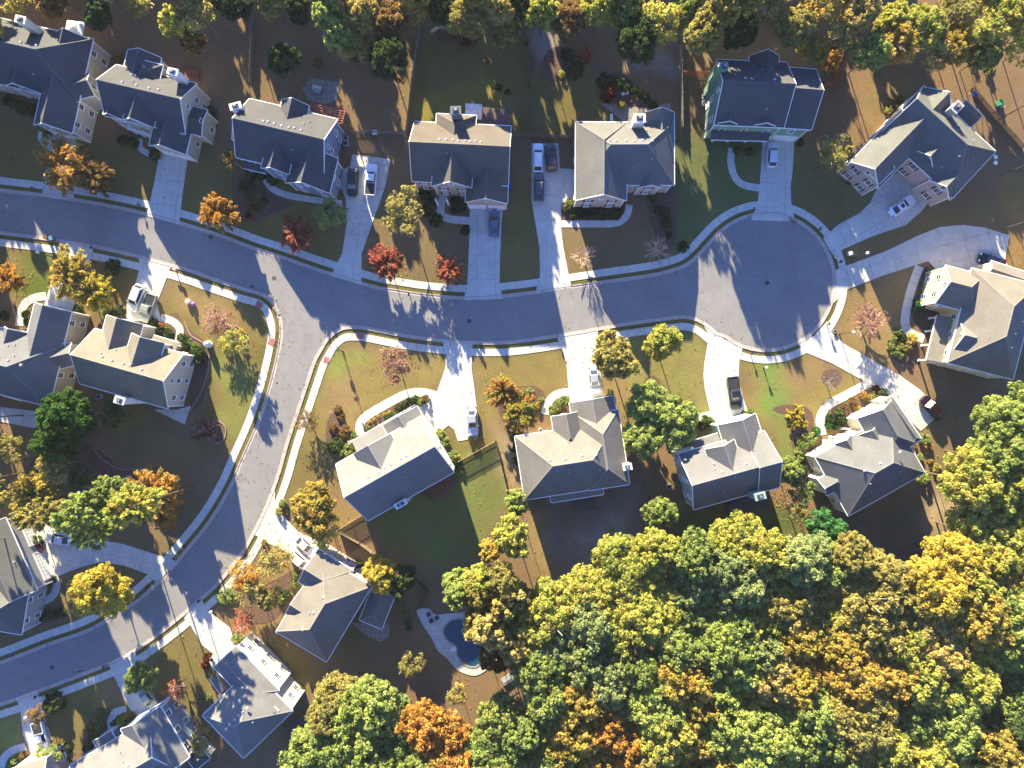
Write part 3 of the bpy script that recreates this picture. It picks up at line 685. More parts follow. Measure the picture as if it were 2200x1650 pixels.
    # 8
    house('tan hip-roofed house with yellow gable wall and ribbed porch roof',yellow,tan,[
     ('hh',(2088,576),(2036,779),(2228,614),6.2,36),('gh',(2032,570),(2115,592),(2012,652),5.9,40),('gh',(2064,690),(2110,702),(2047,754),6.2,40),
     ('s',(1990,773),(2013,677),(2030,780),3.2,28),('gh',(2130,560),(2220,590),(2120,600),5.0,30)],
     garage=(),vents=0,porch=((1972,774,3),(1980,742,3),(1988,712,3),(1996,684,3)))
    # 9
    house('grey hip-roofed house with white front wall beside the dark red car',cream,grey,[
     ('hh',(1751,982),(1916,889),(1818,1111),5.2,38),('gh',(1842,900),(1893,993),(1917,859),5.3,38),('gh',(1838,938),(1890,1030),(1890,908),5.2,36),
     ('gg',(1790,956),(1812,994),(1830,933),5.0,40),('gh',(1757,1030),(1800,1006),(1775,1066),5.2,36),('hh',(1898,862),(1962,955),(1916,850),5.2,30)],
     shut=None,garage=(),vents=3,porch=((1768,946,3),(1782,938,3),(1808,920,3)))
    # 10
    house('grey-roofed house with teal side wall above the woods',teal,RF('shingle_ash',(.20,.20,.21)),[
     ('gg',(1457,975),(1637,925),(1487,1096),6.0,42),('gg',(1542,914),(1566,990),(1624,891),5.6,42),('gg',(1514,966),(1536,1030),(1578,946),7.2,46),
     ('s',(1485,948),(1545,930),(1492,970),3.4,24),('gg',(1597,938),(1642,926),(1632,1058),6.3,42)],
     garage=((1,3,2),),chim=((1633,1066,9.4,1.6,1.0,.26,teal),),vents=2)
    # 11
    house('tan hip-roofed house below the bright straight driveway',beige,RF('shingle_sand',(.25,.235,.215)),[
     ('hh',(1106,938),(1325,904),(1127,1074),5.4,38),('gg',(1223,866),(1243,985),(1318,851),5.2,24),('hh',(1240,894),(1265,1054),(1328,881),5.6,38),
     ('gh',(1184,895),(1198,975),(1245,885),5.4,38),('hh',(1178,1040),(1290,1022),(1184,1080),4.8,22)],
     garage=((1,3,2),),chim=((1348,1003,7.2,1.3,.9,.15,white),),vents=4,porch=((1160,922,2.8),(1166,936,2.8)))
    # 12
    house('pale grey gabled house beside the forked driveway',cream,pale,[
     ('gg',(722,997),(907,893),(788,1120),6.3,44),('gg',(759,976),(797,1044),(838,929),7.3,42),('gg',(822,914),(852,968),(896,872),5.0,26),
     ('s',(756,948),(892,870),(771,976),3.4,22)],
     garage=((0,1,2),),chim=((861,1083,7.4,1.9,.8,.51,white),),vents=6,porch=((760,947,3.2),(790,931,3.2),(822,913,3.2)))
    # 13
    house('sand-roofed corner house with slatted entry steps',beige,RF('shingle_sandstone',(.25,.23,.19)),[
     ('gg',(204,706),(394,760),(171,824),5.8,42),('gg',(229,677),(209,755),(307,698),5.6,38),('gg',(283,716),(262,785),(353,740),6.9,42),('s',(330,720),(385,737),(325,740),3.6,22)],
     garage=((1,3,2),),chim=((257,860,8.6,1.5,1.0,-.28,white),),vents=5)
    # 14
    house('slate-grey house with a steep wing at the left edge',beige,RF('shingle_blue_grey',(.19,.195,.21)),[
     ('gh',(-30,697),(139,740),(-62,831),5.6,40),('gg',(75,650),(42,780),(154,669),5.5,40),('gg',(85,752),(153,736),(95,800),5.3,38),
     ('gg',(8,702),(-10,770),(58,716),5.6,42),('hh',(18,800),(60,812),(8,850),5.4,34),('s',(141,741),(118,838),(128,738),3.6,18)],
     garage=((1,3,2),),vents=4)
    # 15
    house('tan hip-roofed house with two white cars and a skylight',pinkb,tan,[
     ('hh',(593,1357),(690,1195),(700,1424),5.6,38),('gh',(613,1320),(682,1364),(645,1262),5.4,36),('gh',(641,1250),(715,1296),(684,1180),5.3,36),('gh',(800,1262),(772,1332),(843,1294),3.6,24)],
     garage=((2,3,1),(1,3,1)),vents=3)
    # 16
    house('pale grey hip-roofed house with a tall cream side wall',cream,pale,[
     ('hh',(435,1537),(540,1436),(524,1628),7.6,38),('gh',(459,1434),(552,1530),(507,1388),7.4,30),('gg',(463,1515),(500,1552),(496,1486),5.3,36),
     ('s',(449,1457),(472,1490),(470,1447),3.3,22)],
     garage=((1,3,2),),chim=((590,1527,8.4,1.0,.8,.8,cream),),vents=6)
    # 17
    house('pale grey house cut by the bottom edge with tree shade coloured blue into its walls',blue,pale,[  # cream walls given blue siding to stand for tree shade
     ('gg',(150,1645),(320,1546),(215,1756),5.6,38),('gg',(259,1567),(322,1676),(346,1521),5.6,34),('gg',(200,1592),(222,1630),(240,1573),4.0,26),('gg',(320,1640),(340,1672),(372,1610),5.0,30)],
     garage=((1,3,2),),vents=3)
    # 18
    house('tan-roofed house corner at the bottom left edge',pinkb,tan,[('gg',(18,1655),(99,1626),(50,1745),5.0,36)],vents=0)
    # 19
    house('brown-grey house at the left edge below the pines',grw,weath,[
     ('gg',(12,1112),(80,1267),(-62,1145),5.0,34),('gh',(-140,1235),(62,1268),(-160,1330),5.2,36)],garage=((0,0,2),),vents=0)
    # 20
    house('small grey outbuilding roof at the bottom beside the pale house',grw,slate,[('hh',(393,1622),(420,1655),(433,1608),3.0,26)],vents=0)
def slatew(): return plain('chimney_slate',(.12,.13,.15),.7)

# ------------------------------------------------------------------ vegetation
def leafquads(cen,nrm,size,rs):
    n=len(cen); nrm=nrm/np.maximum(np.linalg.norm(nrm,axis=1,keepdims=True),1e-6)
    r=rs.normal(size=(n,3)); t=np.cross(nrm,r); t/=np.maximum(np.linalg.norm(t,axis=1,keepdims=True),1e-6); b=np.cross(nrm,t)
    s=(size*rs.uniform(.6,1.25,n))[:,None]; l=s*rs.uniform(.9,1.5,n)[:,None]
    V=np.stack([cen-t*s*.5-b*l*.5,cen+t*s*.5-b*l*.5,cen+t*s*.38+b*l*.5,cen-t*s*.38+b*l*.5],1).reshape(-1,3)
    return V,np.arange(n*4).reshape(n,4)
def crown_mesh(name,r,depth,nc,nl,leaf,seed,clr=1.0,style='round'):
    rs=np.random.RandomState(seed)
    ph=rs.uniform(0,2*PI,6); C=[]
    lob=[(rs.uniform(0,2*PI),rs.uniform(.15,.4),rs.uniform(.35,.7)) for _ in range(7)]
    def R(th): return 1+.13*np.sin(2*th+ph[0])+.10*np.sin(3*th+ph[1])+.07*np.sin(5*th+ph[2])+.05*np.sin(9*th+ph[3])
    cs=[];rad=[];tn=[]
    while len(cs)<nc:
        th=rs.uniform(0,2*PI); 
        if style=='round':
            cz=rs.uniform(-.35,1.0)**1; hr=math.sqrt(max(0,1-cz*cz*(1 if cz>0 else 4))); k=rs.uniform(.72,1.0) if rs.rand()<.8 else rs.uniform(.3,.7)
            x=math.cos(th)*hr*R(th)*r*k; y=math.sin(th)*hr*R(th)*r*k; z=cz*depth/2*k*(1+.18*math.sin(3*th+ph[4]))
        elif style=='pine':
            cz=rs.uniform(-1,1); hr=(.35+.65*(1-abs(cz)))*rs.uniform(.5,1); x=math.cos(th)*hr*R(th)*r; y=math.sin(th)*hr*R(th)*r; z=cz*depth/2
        elif style=='cone':
            cz=rs.uniform(0,1)**1.4; hr=(1-cz)*rs.uniform(.85,1.0)+.05; x=math.cos(th)*hr*r*R(th); y=math.sin(th)*hr*r*R(th); z=(cz-.5)*depth
        elif style=='feather':
            k=rs.uniform(.25,1.0)**.7; el=rs.uniform(.05,1.2); x=math.cos(th)*math.cos(el)*k*R(th)*r*1.1; y=math.sin(th)*math.cos(el)*k*R(th)*r*1.1; z=(math.sin(el)*k-.4)*depth
        elif style=='ball':
            cz=rs.uniform(-.2,1); hr=math.sqrt(1-cz*cz); x=math.cos(th)*hr*r*.86; y=math.sin(th)*hr*r*.86; z=cz*depth*.5
        cs.append((x,y,z)); rad.append(clr*rs.uniform(.65,1.25)); tn.append(rs.uniform(0,1))
    cs=np.array(cs); rad=np.array(rad); tn=np.array(tn)
    idx=np.repeat(np.arange(nc),nl); n=len(idx)
    dv=rs.normal(size=(n,3)); dv[:,2]=np.abs(dv[:,2])*.9-.25*rs.rand(n); dv/=np.linalg.norm(dv,axis=1,keepdims=True)
    rr=rad[idx]*rs.uniform(.55,1.05,n)
    if style in('feather','pine'):
        ax=cs.copy(); ax[:,2]*=.5; ax/=np.maximum(np.linalg.norm(ax,axis=1,keepdims=True),1e-6)
        cen=cs[idx]+dv*(rr*.42)[:,None]+ax[idx]*(rs.uniform(-.8,.8,n)*rad[idx])[:,None]
    else: cen=cs[idx]+dv*rr[:,None]*np.array([1,1,.75])
    nr=dv+rs.normal(size=(n,3))*.55
    V,F=leafquads(cen,nr,leaf,rs)
    t=np.clip(tn[idx]*.75+rs.uniform(0,.25,n),0,1)
    return npmesh(name,V,F,np.repeat(t,4))
def trunk_mesh(name,r,h,seed,limbs=6,spread=.7,mat=BARK,z0=.45):
    rs=random.Random(seed); m=MB(); m.cyl((0,0,-.2),(0,0,h*.5),.05*h**.8*.42,.03*h**.8*.42,8); m.cyl((0,0,h*.5),(.1,.05,h*.86),.03*h**.8*.42,.03,6)
    for k in range(limbs):
        a=2*PI*k/limbs+rs.uniform(-.4,.4); zz=h*(z0+.3*rs.random()); L=r*spread*rs.uniform(.7,1.1)
        p1=(math.cos(a)*L*.5,math.sin(a)*L*.5,zz+L*.35); p2=(math.cos(a+.2)*L,math.sin(a+.2)*L,zz+L*.75)
        m.cyl((0,0,zz),p1,.09,.06,5); m.cyl(p1,p2,.06,.025,5)
        p3=(p1[0]+math.cos(a-.7)*L*.4,p1[1]+math.sin(a-.7)*L*.4,p1[2]+L*.3); m.cyl(p1,p3,.045,.02,4)
    return m.mesh(name,mat)
def bare_mesh(name,r,h,seed,mat,nl=11):
    rs=random.Random(seed); m=MB()
    m.cyl((0,0,-.1),(0,0,h*.22),.13,.10,7)
    def br(p,d,L,w,lev):
        d=d.normalized(); q=p+d*L; m.cyl(p,q,w*1.5,w*1.0,3 if lev else 4)
        if lev>=3: return
        for k in range(3 if lev else 4):
            n=(d+Vector((rs.uniform(-.55,.55),rs.uniform(-.55,.55),rs.uniform(-.25,.3)))).normalized()
            br(p+d*L*rs.uniform(.45,1.0),n,L*rs.uniform(.5,.75),w*.62,lev+1)
    for k in range(nl):
        a=2*PI*k/nl+rs.uniform(-.2,.2); el=rs.uniform(.25,1.25)
        br(Vector((0,0,h*.2)),Vector((math.cos(a)*math.cos(el),math.sin(a)*math.cos(el),math.sin(el))),r*.55,.05,0)
    return m.mesh(name,mat)
PROTO={}
def proto(kind,var):
    k=(kind,var)
    if k in PROTO: return PROTO[k]
    s=hash(kind)%1 ; seed=[101,202,303,404][var%4]+len(kind)*7
    if kind=='L': c=crown_mesh('crown',5.2,6.4,430,36,.27,seed,.62); t=trunk_mesh('trunk',5.2,14,seed); b=(5.2,14,4.6+5.2)
    elif kind=='M': c=crown_mesh('crown',3.4,5.4,150,46,.30,seed,.60); t=trunk_mesh('trunk',3.4,8.5,seed); b=(3.4,8.5,5.8)
    elif kind=='S': c=crown_mesh('crown',2.2,3.4,80,44,.25,seed,.5); t=trunk_mesh('trunk',2.2,5.2,seed,5); b=(2.2,5.2,3.5)
    elif kind=='F': c=crown_mesh('crown',3.2,2.8,170,70,.21,seed,.8,'feather'); t=trunk_mesh('trunk',3.2,6.4,seed,9,.9); b=(3.2,6.4,4.3)
    elif kind=='P': c=crown_mesh('crown',3.6,7.5,170,60,.27,seed,.7,'pine'); t=trunk_mesh('trunk',3.6,17,seed,9,.8,BARK,.62); b=(3.6,17,13.2)
    elif kind=='C': c=crown_mesh('crown',3.6,7.5,260,60,.24,seed,.6,'round'); t=trunk_mesh('trunk',2,9,seed,3,.5); b=(3.6,8,4.0)
    elif kind=='T': # sparse open crown
        c=crown_mesh('crown',3.2,4.8,46,42,.26,seed,.8); t=trunk_mesh('trunk',3.2,8.2,seed,9,.95,BARKG); b=(3.2,8.2,5.6)
    PROTO[k]=(c,t,b); return PROTO[k]
TREES=[]
def tree(px,py,rpx,h,kind,pal,label,var=None,group=None,name='tree'):
    var=rnd.randrange(3) if var is None else var
    c,t,(br,bh,bz)=proto(kind,var)
    zc=h*bz/bh; r=rpx/PPM*(CAMH-zc)/CAMH; p=P(px,py,zc); sx=r/br/1.12; sz=h/bh
    root=link(name,None,None,(p.x,p.y,0),rnd.uniform(0,2*PI)); root.scale=(sx,sx,sz)
    tr=link('trunk',t,root); cr=link('crown',c,root,(0,0,bz))
    if not c.materials: c.materials.append(PAL[pal])
    cr.material_slots[0].link='OBJECT'; cr.material_slots[0].material=PAL[pal]
    tag(root,label,'tree',group); TREES.append((root,px,py,rpx,pal,kind)); return root
def bare(px,py,rpx,h,label,mat=TWIG,var=0,leaves=None):
    k=('B',mat.name,var)
    if k not in PROTO: PROTO[k]=bare_mesh('branches',2.8,5.2,11+var*5,mat)
    zc=h*.6; p=P(px,py,zc); r=rpx/PPM*(CAMH-zc)/CAMH
    root=link('bare_tree',None,None,(p.x,p.y,0),rnd.uniform(0,6)); s=r/2.9; root.scale=(s,s,h/4.6)
    link('branches',PROTO[k],root)
    if leaves:
        kk=('BL',var)
        if kk not in PROTO: PROTO[kk]=crown_mesh('leaves',2.7,2.2,90,16,.16,77+var,.6,'feather')
        c=link('leaves',PROTO[kk],root,(0,0,2.9)); 
        if not PROTO[kk].materials: PROTO[kk].materials.append(PAL[leaves])
        c.material_slots[0].link='OBJECT'; c.material_slots[0].material=PAL[leaves]
    tag(root,label,'tree'); return root
SHR=[]
def shrub(px,py,rpx,pal,label=None,h=None,sx=1.0,ang=0,kind='ball',group='clipped shrubs in the garden beds'):
    v=len(SHR)%3; k=('sh',kind,v)
    if k not in PROTO:
        PROTO[k]=crown_mesh('shrub',1.0,1.7,26,46,.15,500+v*9,.30,'ball') if kind=='ball' else crown_mesh('shrub',1.0,1.5,34,26,.16,600+v*9,.38,'feather')
    me=PROTO[k]
    if not me.materials: me.materials.append(PAL[pal])
    r=rpx/PPM; h=h or r*1.1; p=P(px,py,h*.6)
    o=link('shrub',me,None,(p.x,p.y,h*.12 if kind=='ball' else h*.55),ang+(rnd.uniform(-.3,.3) if sx==1 else 0)); o.scale=(r*sx,r,h*1.05)
    o.material_slots[0].link='OBJECT'; o.material_slots[0].material=PAL[pal]
    tag(o,label,'shrub',group); SHR.append((o,px,py,rpx,pal,kind,sx)); return o
LAND=[(40,110,'the top left corner house'),(330,220,'the white-porched slate house'),(620,300,'the blue-grey house'),(990,340,'the brown-roofed brick house'),(1343,340,'the bay-windowed brick house'),(1640,220,'the green house'),(1985,300,'the diagonal grey house'),(2110,690,'the yellow-walled house'),(1860,985,'the white-fronted grey house'),(1555,1005,'the teal-walled house'),(1230,980,'the tan hip-roofed house'),(840,985,'the pale gabled house'),(290,790,'the corner house'),(60,770,'the steep-winged left house'),(715,1290,'the house with the skylight'),(545,1500,'the tall cream-walled house'),(270,1600,'the bottom-edge pale house'),(60,1630,'the bottom left tan house'),(20,1210,'the ribbed-roof left house'),(980,1370,'the swimming pool'),(1646,606,'the turning circle'),(470,700,'the stone garden ring'),(280,1080,'the brick-edged pine bed')]
def landmark(px,py):
    b=min(LAND,key=lambda l:(l[0]-px)**2+(l[1]-py)**2); dx,dy=px-b[0],py-b[1]
    if abs(dy)>abs(dx)*1.6: w='above' if dy<0 else 'below'
    elif abs(dx)>abs(dy)*1.6: w='left of' if dx<0 else 'right of'
    else: w=('upper ' if dy<0 else 'lower ')+('left of' if dx<0 else 'right of')
    return w,b[2]
def vegetation():
    T=tree
    Y='orange'
    # yard trees
    T(135,352,58,7.5,'F','orange','bright orange tree over the far-left driveway',0); T(207,382,38,6,'F','brown','rusty brown tree beside the far-left orange tree',1)
    T(467,456,42,6.5,'F','orange','orange-brown street tree left of the ball-shrub bed',1); T(637,503,38,5.5,'F','red','red tree on the lawn below the blue-grey house',2)
    T(708,458,38,6,'T','green','thin green tree between the red tree and the wide driveway',0); T(830,563,38,5.5,'F','red','coral-red tree near the pavement, left of its red twin',0)
    T(966,580,32,5,'F','red','smaller coral-red tree beside the brick house driveway',1); T(868,458,52,8,'T','olive','open olive-yellow tree left of the white columns',1)
    T(150,590,52,7.5,'F','gold','golden-orange tree over the lower-left driveway',2); T(200,628,42,7,'F','yellow','yellow half of the tree pair over the lower-left driveway',0)
    T(18,600,30,5,'F','orange','orange tree cut by the left edge above the steep-winged house') 
    T(500,735,32,5.5,'T','ygreen','small yellow-green tree beside the stone garden ring',0); T(848,782,38,6,'T','pink','thin salmon-leaved tree on the dry lawn',1)
    T(1080,840,34,6,'F','mixed','multicoloured tree with yellow-green tips above the tan house',0); T(1120,885,42,6.5,'F','mixed','multicoloured tree with orange tips beside the tan house walk',1)
    T(1320,765,52,10,'M','olive','olive-green pine-like tree beside the straight driveway',1); T(1422,735,42,8,'M','ygreen','dense yellow-green tree by the south kerb',0)
    T(1392,868,52,8,'M','lime','feathery light tree above the teal house, upper of the group',2); T(1446,905,60,8.5,'M','lime','full light green tree touching the teal house roof',2); T(1385,940,50,7.5,'M','lime','lowest light green tree of the group between the tan and teal houses',0)
    T(150,898,58,12,'C','conifer','big dense deep green tree below the steep-winged house',0); T(128,948,44,10,'C','conifer','dense deep green tree, lower left of the biggest one',1); T(245,890,30,6,'T','dark','dark pine shrub below the corner house chimney',2)
    T(25,960,36,8,'T','olive','olive tree at the left edge below the patio',0); T(75,1058,52,8,'F','gold','golden tree left of the pines',0); T(122,1000,44,8,'T','olive','olive tree between the conifers and the golden tree',1); T(180,1025,34,7,'T','dark','dark green tree behind the pines')
    T(330,1058,58,7.5,'F','orange','fiery orange tree in the brick-edged bed',1); T(352,1105,32,5,'F','orange','smaller orange tree at the right of the pine bed',2)
    T(185,1105,56,24,'P','lime','tall pine over the wide left driveway, left one',0); T(292,1085,58,23,'P','ygreen','tall pine over the brick-edged bed, right one',1); T(90,1105,42,22,'P','olive','tall olive pine leaning out at the left'); T(200,1145,36,18,'P','lime','shorter pine shading the driveway',2); T(235,1060,44,20,'P','green','middle green pine of the pine group',0)
    T(215,1268,66,8,'M','yellow','big yellow tree beside the curving street',0); T(675,1092,54,8,'M','gold','round golden-orange tree by the white driveway',1); T(700,1140,36,6.5,'T','ygreen','yellow-green tree under the golden one by the fence')
    T(527,1240,38,6,'T','orange','orange-leaved tree beside the lower pavement',0); T(592,1205,36,6.5,'T','tan','tan feathery tree beside the two white cars',1); T(575,1287,27,5,'M','olive','round olive tree left of the skylight house',2); T(545,1270,34,6,'T','tan','pale tan tree between the orange and olive ones',0)
    T(305,1455,36,7,'M','green','green tree over the bottom left driveway',2); T(80,1537,24,4.5,'T','brown','rusty tree beside the bottom left car',0); T(103,1622,28,4,'T','lime','pale green yucca-like tree by the bottom left driveway',1); T(432,1590,28,5,'T','olive','olive tree between the two bottom houses',1)
    T(820,1232,42,8,'M','yellow','yellow tree at the corner of the skylight house',0); T(862,1245,36,7,'M','dark','dark green tree beside the yellow corner tree',1); T(882,1425,30,5.5,'T','olive','small olive tree in the shady yard near the pool',0); T(982,1490,26,5,'T','tan','small grey-olive tree below the pool deck',2)
    T(1416,1100,38,9,'M','green','round green tree between the lower yards',0); T(1768,1132,42,10,'M','vivid','vivid green tree below the white-fronted house',2); T(1693,1012,32,8,'M','green','green tree at the corner of the teal house'); T(1722,1058,28,7,'T','green','thin green tree below the corner tree')
    T(1712,1090,26,7,'T','olive','olive tree in the gap between two lower houses',1)
    T(1108,1080,28,10,'M','lime','light green tree at the lower left corner of the tan house'); T(1100,1150,44,15,'M','ygreen','tall yellow-green tree beside the sandy strip',1); T(1052,1182,24,12,'M','gold','orange tip tree left of the sandy strip',0)
    T(505,345,28,5,'T','brown','faint brown tree left of the blue-grey house',2); T(1790,330,42,7,'T','olive','thin olive tree left of the diagonal grey house',0); T(610,130,36,9,'M','dark','dark green tree alone in the shady back yard',0)
    # bare trees
    bare(1257,551,32,4.6,'leafless pinkish tree, smaller one by the long driveway',TWIG,0); bare(1413,533,40,5.2,'leafless pinkish tree beside the left curve of the turning circle',TWIG,1)
    bare(1868,690,42,5.5,'pale pink tree on the lawn left of the yellow-walled house',TWIG,2,'pink'); bare(1788,817,26,4.2,'bare grey tree in the round bed right of the dry lawn',BARKG,0)
    bare(470,690,38,4.8,'thin bare reddish tree above the stone garden ring',TWIG,1,'pink'); bare(440,925,30,4.0,'dark red weeping tree in the small brick ring',TWIG,2,'burgundy'); bare(525,1337,30,4.2,'pinkish-red tree by the lower driveway',TWIG,0,'red'); bare(378,1483,26,4.4,'red-pink bush-like tree in shade',TWIG,1,'red')
    bare(660,905,30,4,'thin bare orange tree at the edge of the bright pavement',BARKG,2,'brown')
    # woods and belts: crowns scattered by minimum distance, colours from the nearest noted colour
    seeds=[(1050,1320,'tan'),(980,1260,'lime'),(1030,1240,'ygreen'),(1090,1260,'olive'),(1110,1400,'tan'),(1220,1310,'yellow'),(1180,1330,'ygreen'),(1430,1200,'ygreen'),(1400,1280,'ygreen'),(1330,1310,'ygreen'),(1470,1180,'green'),(1540,1250,'bgreen'),(1600,1190,'ygreen'),(1640,1290,'ygreen'),(1240,1390,'bgreen'),(1300,1450,'bgreen'),(1210,1460,'green'),(1440,1460,'gold'),(1420,1520,'lime'),(1560,1420,'lime'),(1620,1455,'gold'),(1230,1560,'gold'),(1300,1590,'orange'),(1480,1580,'gold'),(1880,1450,'gold'),(1730,1430,'gold'),(2010,1420,'tan'),(2120,1300,'gold'),(1660,1480,'tan'),(1560,1530,'lime'),(1280,1530,'olive'),(1200,1620,'orange'),(1170,1560,'lime'),(1250,1640,'gold'),(1100,1560,'green'),(1090,1500,'tan'),(1700,1180,'bgreen'),(1760,1200,'lime'),(1830,1200,'olive'),(1900,1280,'olive'),(1800,1330,'ygreen'),(2020,1230,'yellow'),(2100,1250,'ygreen'),(2150,1290,'gold'),(2150,1180,'ygreen'),(1850,1420,'gold'),(1790,1450,'gold'),(1960,1410,'ygreen'),(2030,1330,'tan'),(2100,1440,'ygreen'),(2150,1340,'lime'),(1700,1520,'lime'),(1820,1560,'olive'),(1920,1500,'green'),(2040,1560,'lime'),(1960,1620,'ygreen'),(1500,1620,'gold'),(1400,1600,'ygreen'),(1350,1645,'orange'),(1640,1400,'bgreen'),(1480,1330,'green'),(1340,1390,'green'),(780,1540,'lime'),(850,1570,'green'),(920,1590,'orange'),(720,1520,'olive'),(2140,920,'lime'),(2120,1060,'ygreen'),(2190,1100,'ygreen'),(700,1620,'lime'),(1160,1650,'green'),(1740,1620,'green'),(2150,1600,'dark'),(2190,1500,'green'),(1690,1270,'olive')]
    pols=[[(1175,1300),(1260,1290),(1330,1240),(1345,1165),(1440,1155),(1520,1215),(1570,1165),(1640,1160),(1690,1205),(1760,1175),(1850,1180),(1905,1245),(1990,1265),(2015,1190),(2080,1140),(2230,1120),(2240,1680),(1040,1680),(1050,1540),(1130,1480),(1150,1400)],
      [(978,1262),(1020,1240),(1112,1245),(1132,1330),(1105,1400),(1080,1398),(1052,1350),(1008,1305)],
      [(695,1520),(745,1495),(820,1510),(880,1540),(960,1590),(1030,1620),(1030,1690),(660,1690),(680,1600)],
      [(2110,890),(2230,880),(2230,1110),(2090,1090),(2080,1040)]]
    def inp(x,y,pol):
        c=False; j=len(pol)-1
        for i in range(len(pol)):
            if ((pol[i][1]>y)!=(pol[j][1]>y)) and x<(pol[j][0]-pol[i][0])*(y-pol[i][1])/(pol[j][1]-pol[i][1])+pol[i][0]: c=not c
            j=i
        return c
    r=random.Random(21); pts=[]
    for pol in pols:
        x0=min(p[0] for p in pol);x1=max(p[0] for p in pol);y0=min(p[1] for p in pol);y1=max(p[1] for p in pol); fail=0
        while fail<1500:
            x=r.uniform(x0,x1);y=r.uniform(y0,y1)
            if inp(x,y,pol) and all((x-a)**2+(y-b)**2>54**2 for a,b in pts): pts.append((x,y)); fail=0
            else: fail+=1
    for x,y in pts:
        pal=min(seeds,key=lambda s:(s[0]-x)**2+(s[1]-y)**2+r.uniform(0,900))[2]
        if r.random()<.05: pal=r.choice(['green','gold','olive','lime'])
        rr=r.uniform(48,82) if x>1150 or y>1450 else r.uniform(38,50)
        T(x,y,rr,r.uniform(13,16.5),'L',pal,None,group='trees of the wood')
    small=[(1048,1338,54,'tan',16),(985,1262,40,'lime',14),(1088,1285,46,'tan',15),(1105,1385,44,'tan',14),(1030,1240,38,'ygreen',14),(1062,1410,34,'brown',10),(1222,1308,40,'yellow',11),(1160,1416,24,'brown',8),(1282,1272,24,'brown',5),(1180,1335,32,'lime',11)]
    for x,y,rr,pl,h in small: T(x,y,rr,h,'M',pl,None,group='trees of the wood')
    # upper belt
    UP=[(40,8,34,'olive',10),(112,2,36,'brown',11),(215,35,30,'dark',9),(300,4,38,'olive',12),(382,52,34,'ygreen',13),(430,30,50,'olive',14),(415,92,30,'brown',9),(505,8,40,'dark',12),(585,4,36,'tan',11),(640,20,30,'dark',10),(705,38,34,'lime',14),(728,82,34,'lime',13),(775,25,46,'tan',13),(770,110,36,'olive',10),(835,125,52,'dark',12),(838,50,44,'brown',12),(890,12,40,'gold',12),(945,20,34,'dark',11),(1002,42,46,'olive',12),(1065,15,44,'tan',13),(1085,68,36,'olive',9),(1125,10,34,'dark',12),(1165,28,40,'ygreen',13),(1222,42,46,'brown',13),(1285,18,44,'ygreen',14),(1345,30,40,'green',13),(1370,88,52,'dark',14),(1420,55,46,'ygreen',15),(1478,20,44,'green',15),(1512,70,46,'olive',18.5),(1555,18,44,'olive',13),(1590,65,44,'dark',12),(1650,20,44,'olive',14),(1705,62,46,'olive',14),(1742,108,34,'gold',10),(1760,18,44,'gold',14),(1800,70,40,'tan',12),(1785,135,22,'orange',6),(1845,20,48,'tan',14),(1872,112,46,'lime',15),(1930,98,48,'gold',15),(1915,50,40,'ygreen',14),(1985,60,50,'ygreen',16),(2000,120,40,'tan',13),(2045,95,46,'gold',14),(2050,20,48,'olive',15),(2100,65,48,'ygreen',15),(2112,118,38,'green',12),(2165,28,50,'ygreen',16),(2180,95,46,'ygreen',14)]
    for x,y,rr,pl,h in UP: T(x,y,rr,h*(.84 if x<1500 else (.92 if x<1850 else .72)),('T' if (int(x)*7)%10<4 and pl!='dark' else ('L' if rr>40 else 'M')),pl,None,group='trees along the top edge')
    r=random.Random(5)
    for i in range(15):
        T(-60+i*155+r.uniform(-20,20),-38+r.uniform(-14,14),r.uniform(36,50),r.uniform(10,15),'L',r.choice(['olive','tan','green','gold']),None,group='trees just beyond the top edge')  # off-frame row added for its shade on the upper yards
    rs=np.random.RandomState(8); base=crown_mesh('far_crown',4.6,9.0,60,22,.75,3,1.2); n=len(base.vertices); co_=np.zeros(n*3,np.float32); base.vertices.foreach_get('co',co_); co_=co_.reshape(-1,3); tt=np.zeros(n,np.float32); base.attributes['tint'].data.foreach_get('value',tt)
    Vs=[];Ts=[]
    spots=[(x+rs.uniform(-25,25),y+rs.uniform(-20,20)) for y in (-120,-210,-310,-420) for x in range(-300,2000 if y>-300 else 1700,165)]+[(x+rs.uniform(-25,25),y+rs.uniform(-25,25)) for x in (-110,-190) for y in range(60,1400,150)]
    for x,y in spots:
        h=rs.uniform(5,11) if y<0 else rs.uniform(5,8); p=P(x,y,0); k=rs.uniform(.8,1.15); a=rs.uniform(0,6.28); ca,sa=math.cos(a),math.sin(a)
        q=np.stack([(co_[:,0]*ca-co_[:,1]*sa)*k+p.x,(co_[:,0]*sa+co_[:,1]*ca)*k+p.y,co_[:,2]*k*1.25+h*.72],1); Vs.append(q); Ts.append(np.clip(tt+rs.uniform(-.3,.3),0,1))
    V=np.concatenate(Vs); me=npmesh('shade_woodland',V,np.arange(len(V)).reshape(-1,4),np.concatenate(Ts)); me.materials.append(PAL['olive'])
    tag(link('woodland',me),'unseen autumn woodland added beyond the upper and left edges to cast shade',kind='stuff')  # unseen crowns added beyond the edges to shade yards and street
    for x,y,h in [(1548,18,19),(1600,-15,18)]: T(x,y,42,h,'L','olive',None,group='trees along the top edge')
    for x,y,h in [(-75,900,18),(-85,1040,20),(-70,1180,19),(-30,1060,21)]: T(x,y,50,h,'L','olive',None,group='tall trees along the left edge')  # off-frame trees added to throw shade on the lower-left street
    for x,y,h in [(-30,60,14),(-60,300,13),(-70,560,10)]: T(x,y,44,h,'L','olive',None,group='tall trees along the left edge')
    for x,y,h in [(2250,200,16),(2260,330,16),(2255,460,15),(2265,60,16)]: T(x,y,46,h,'L','tan',None,group='trees along the top edge')
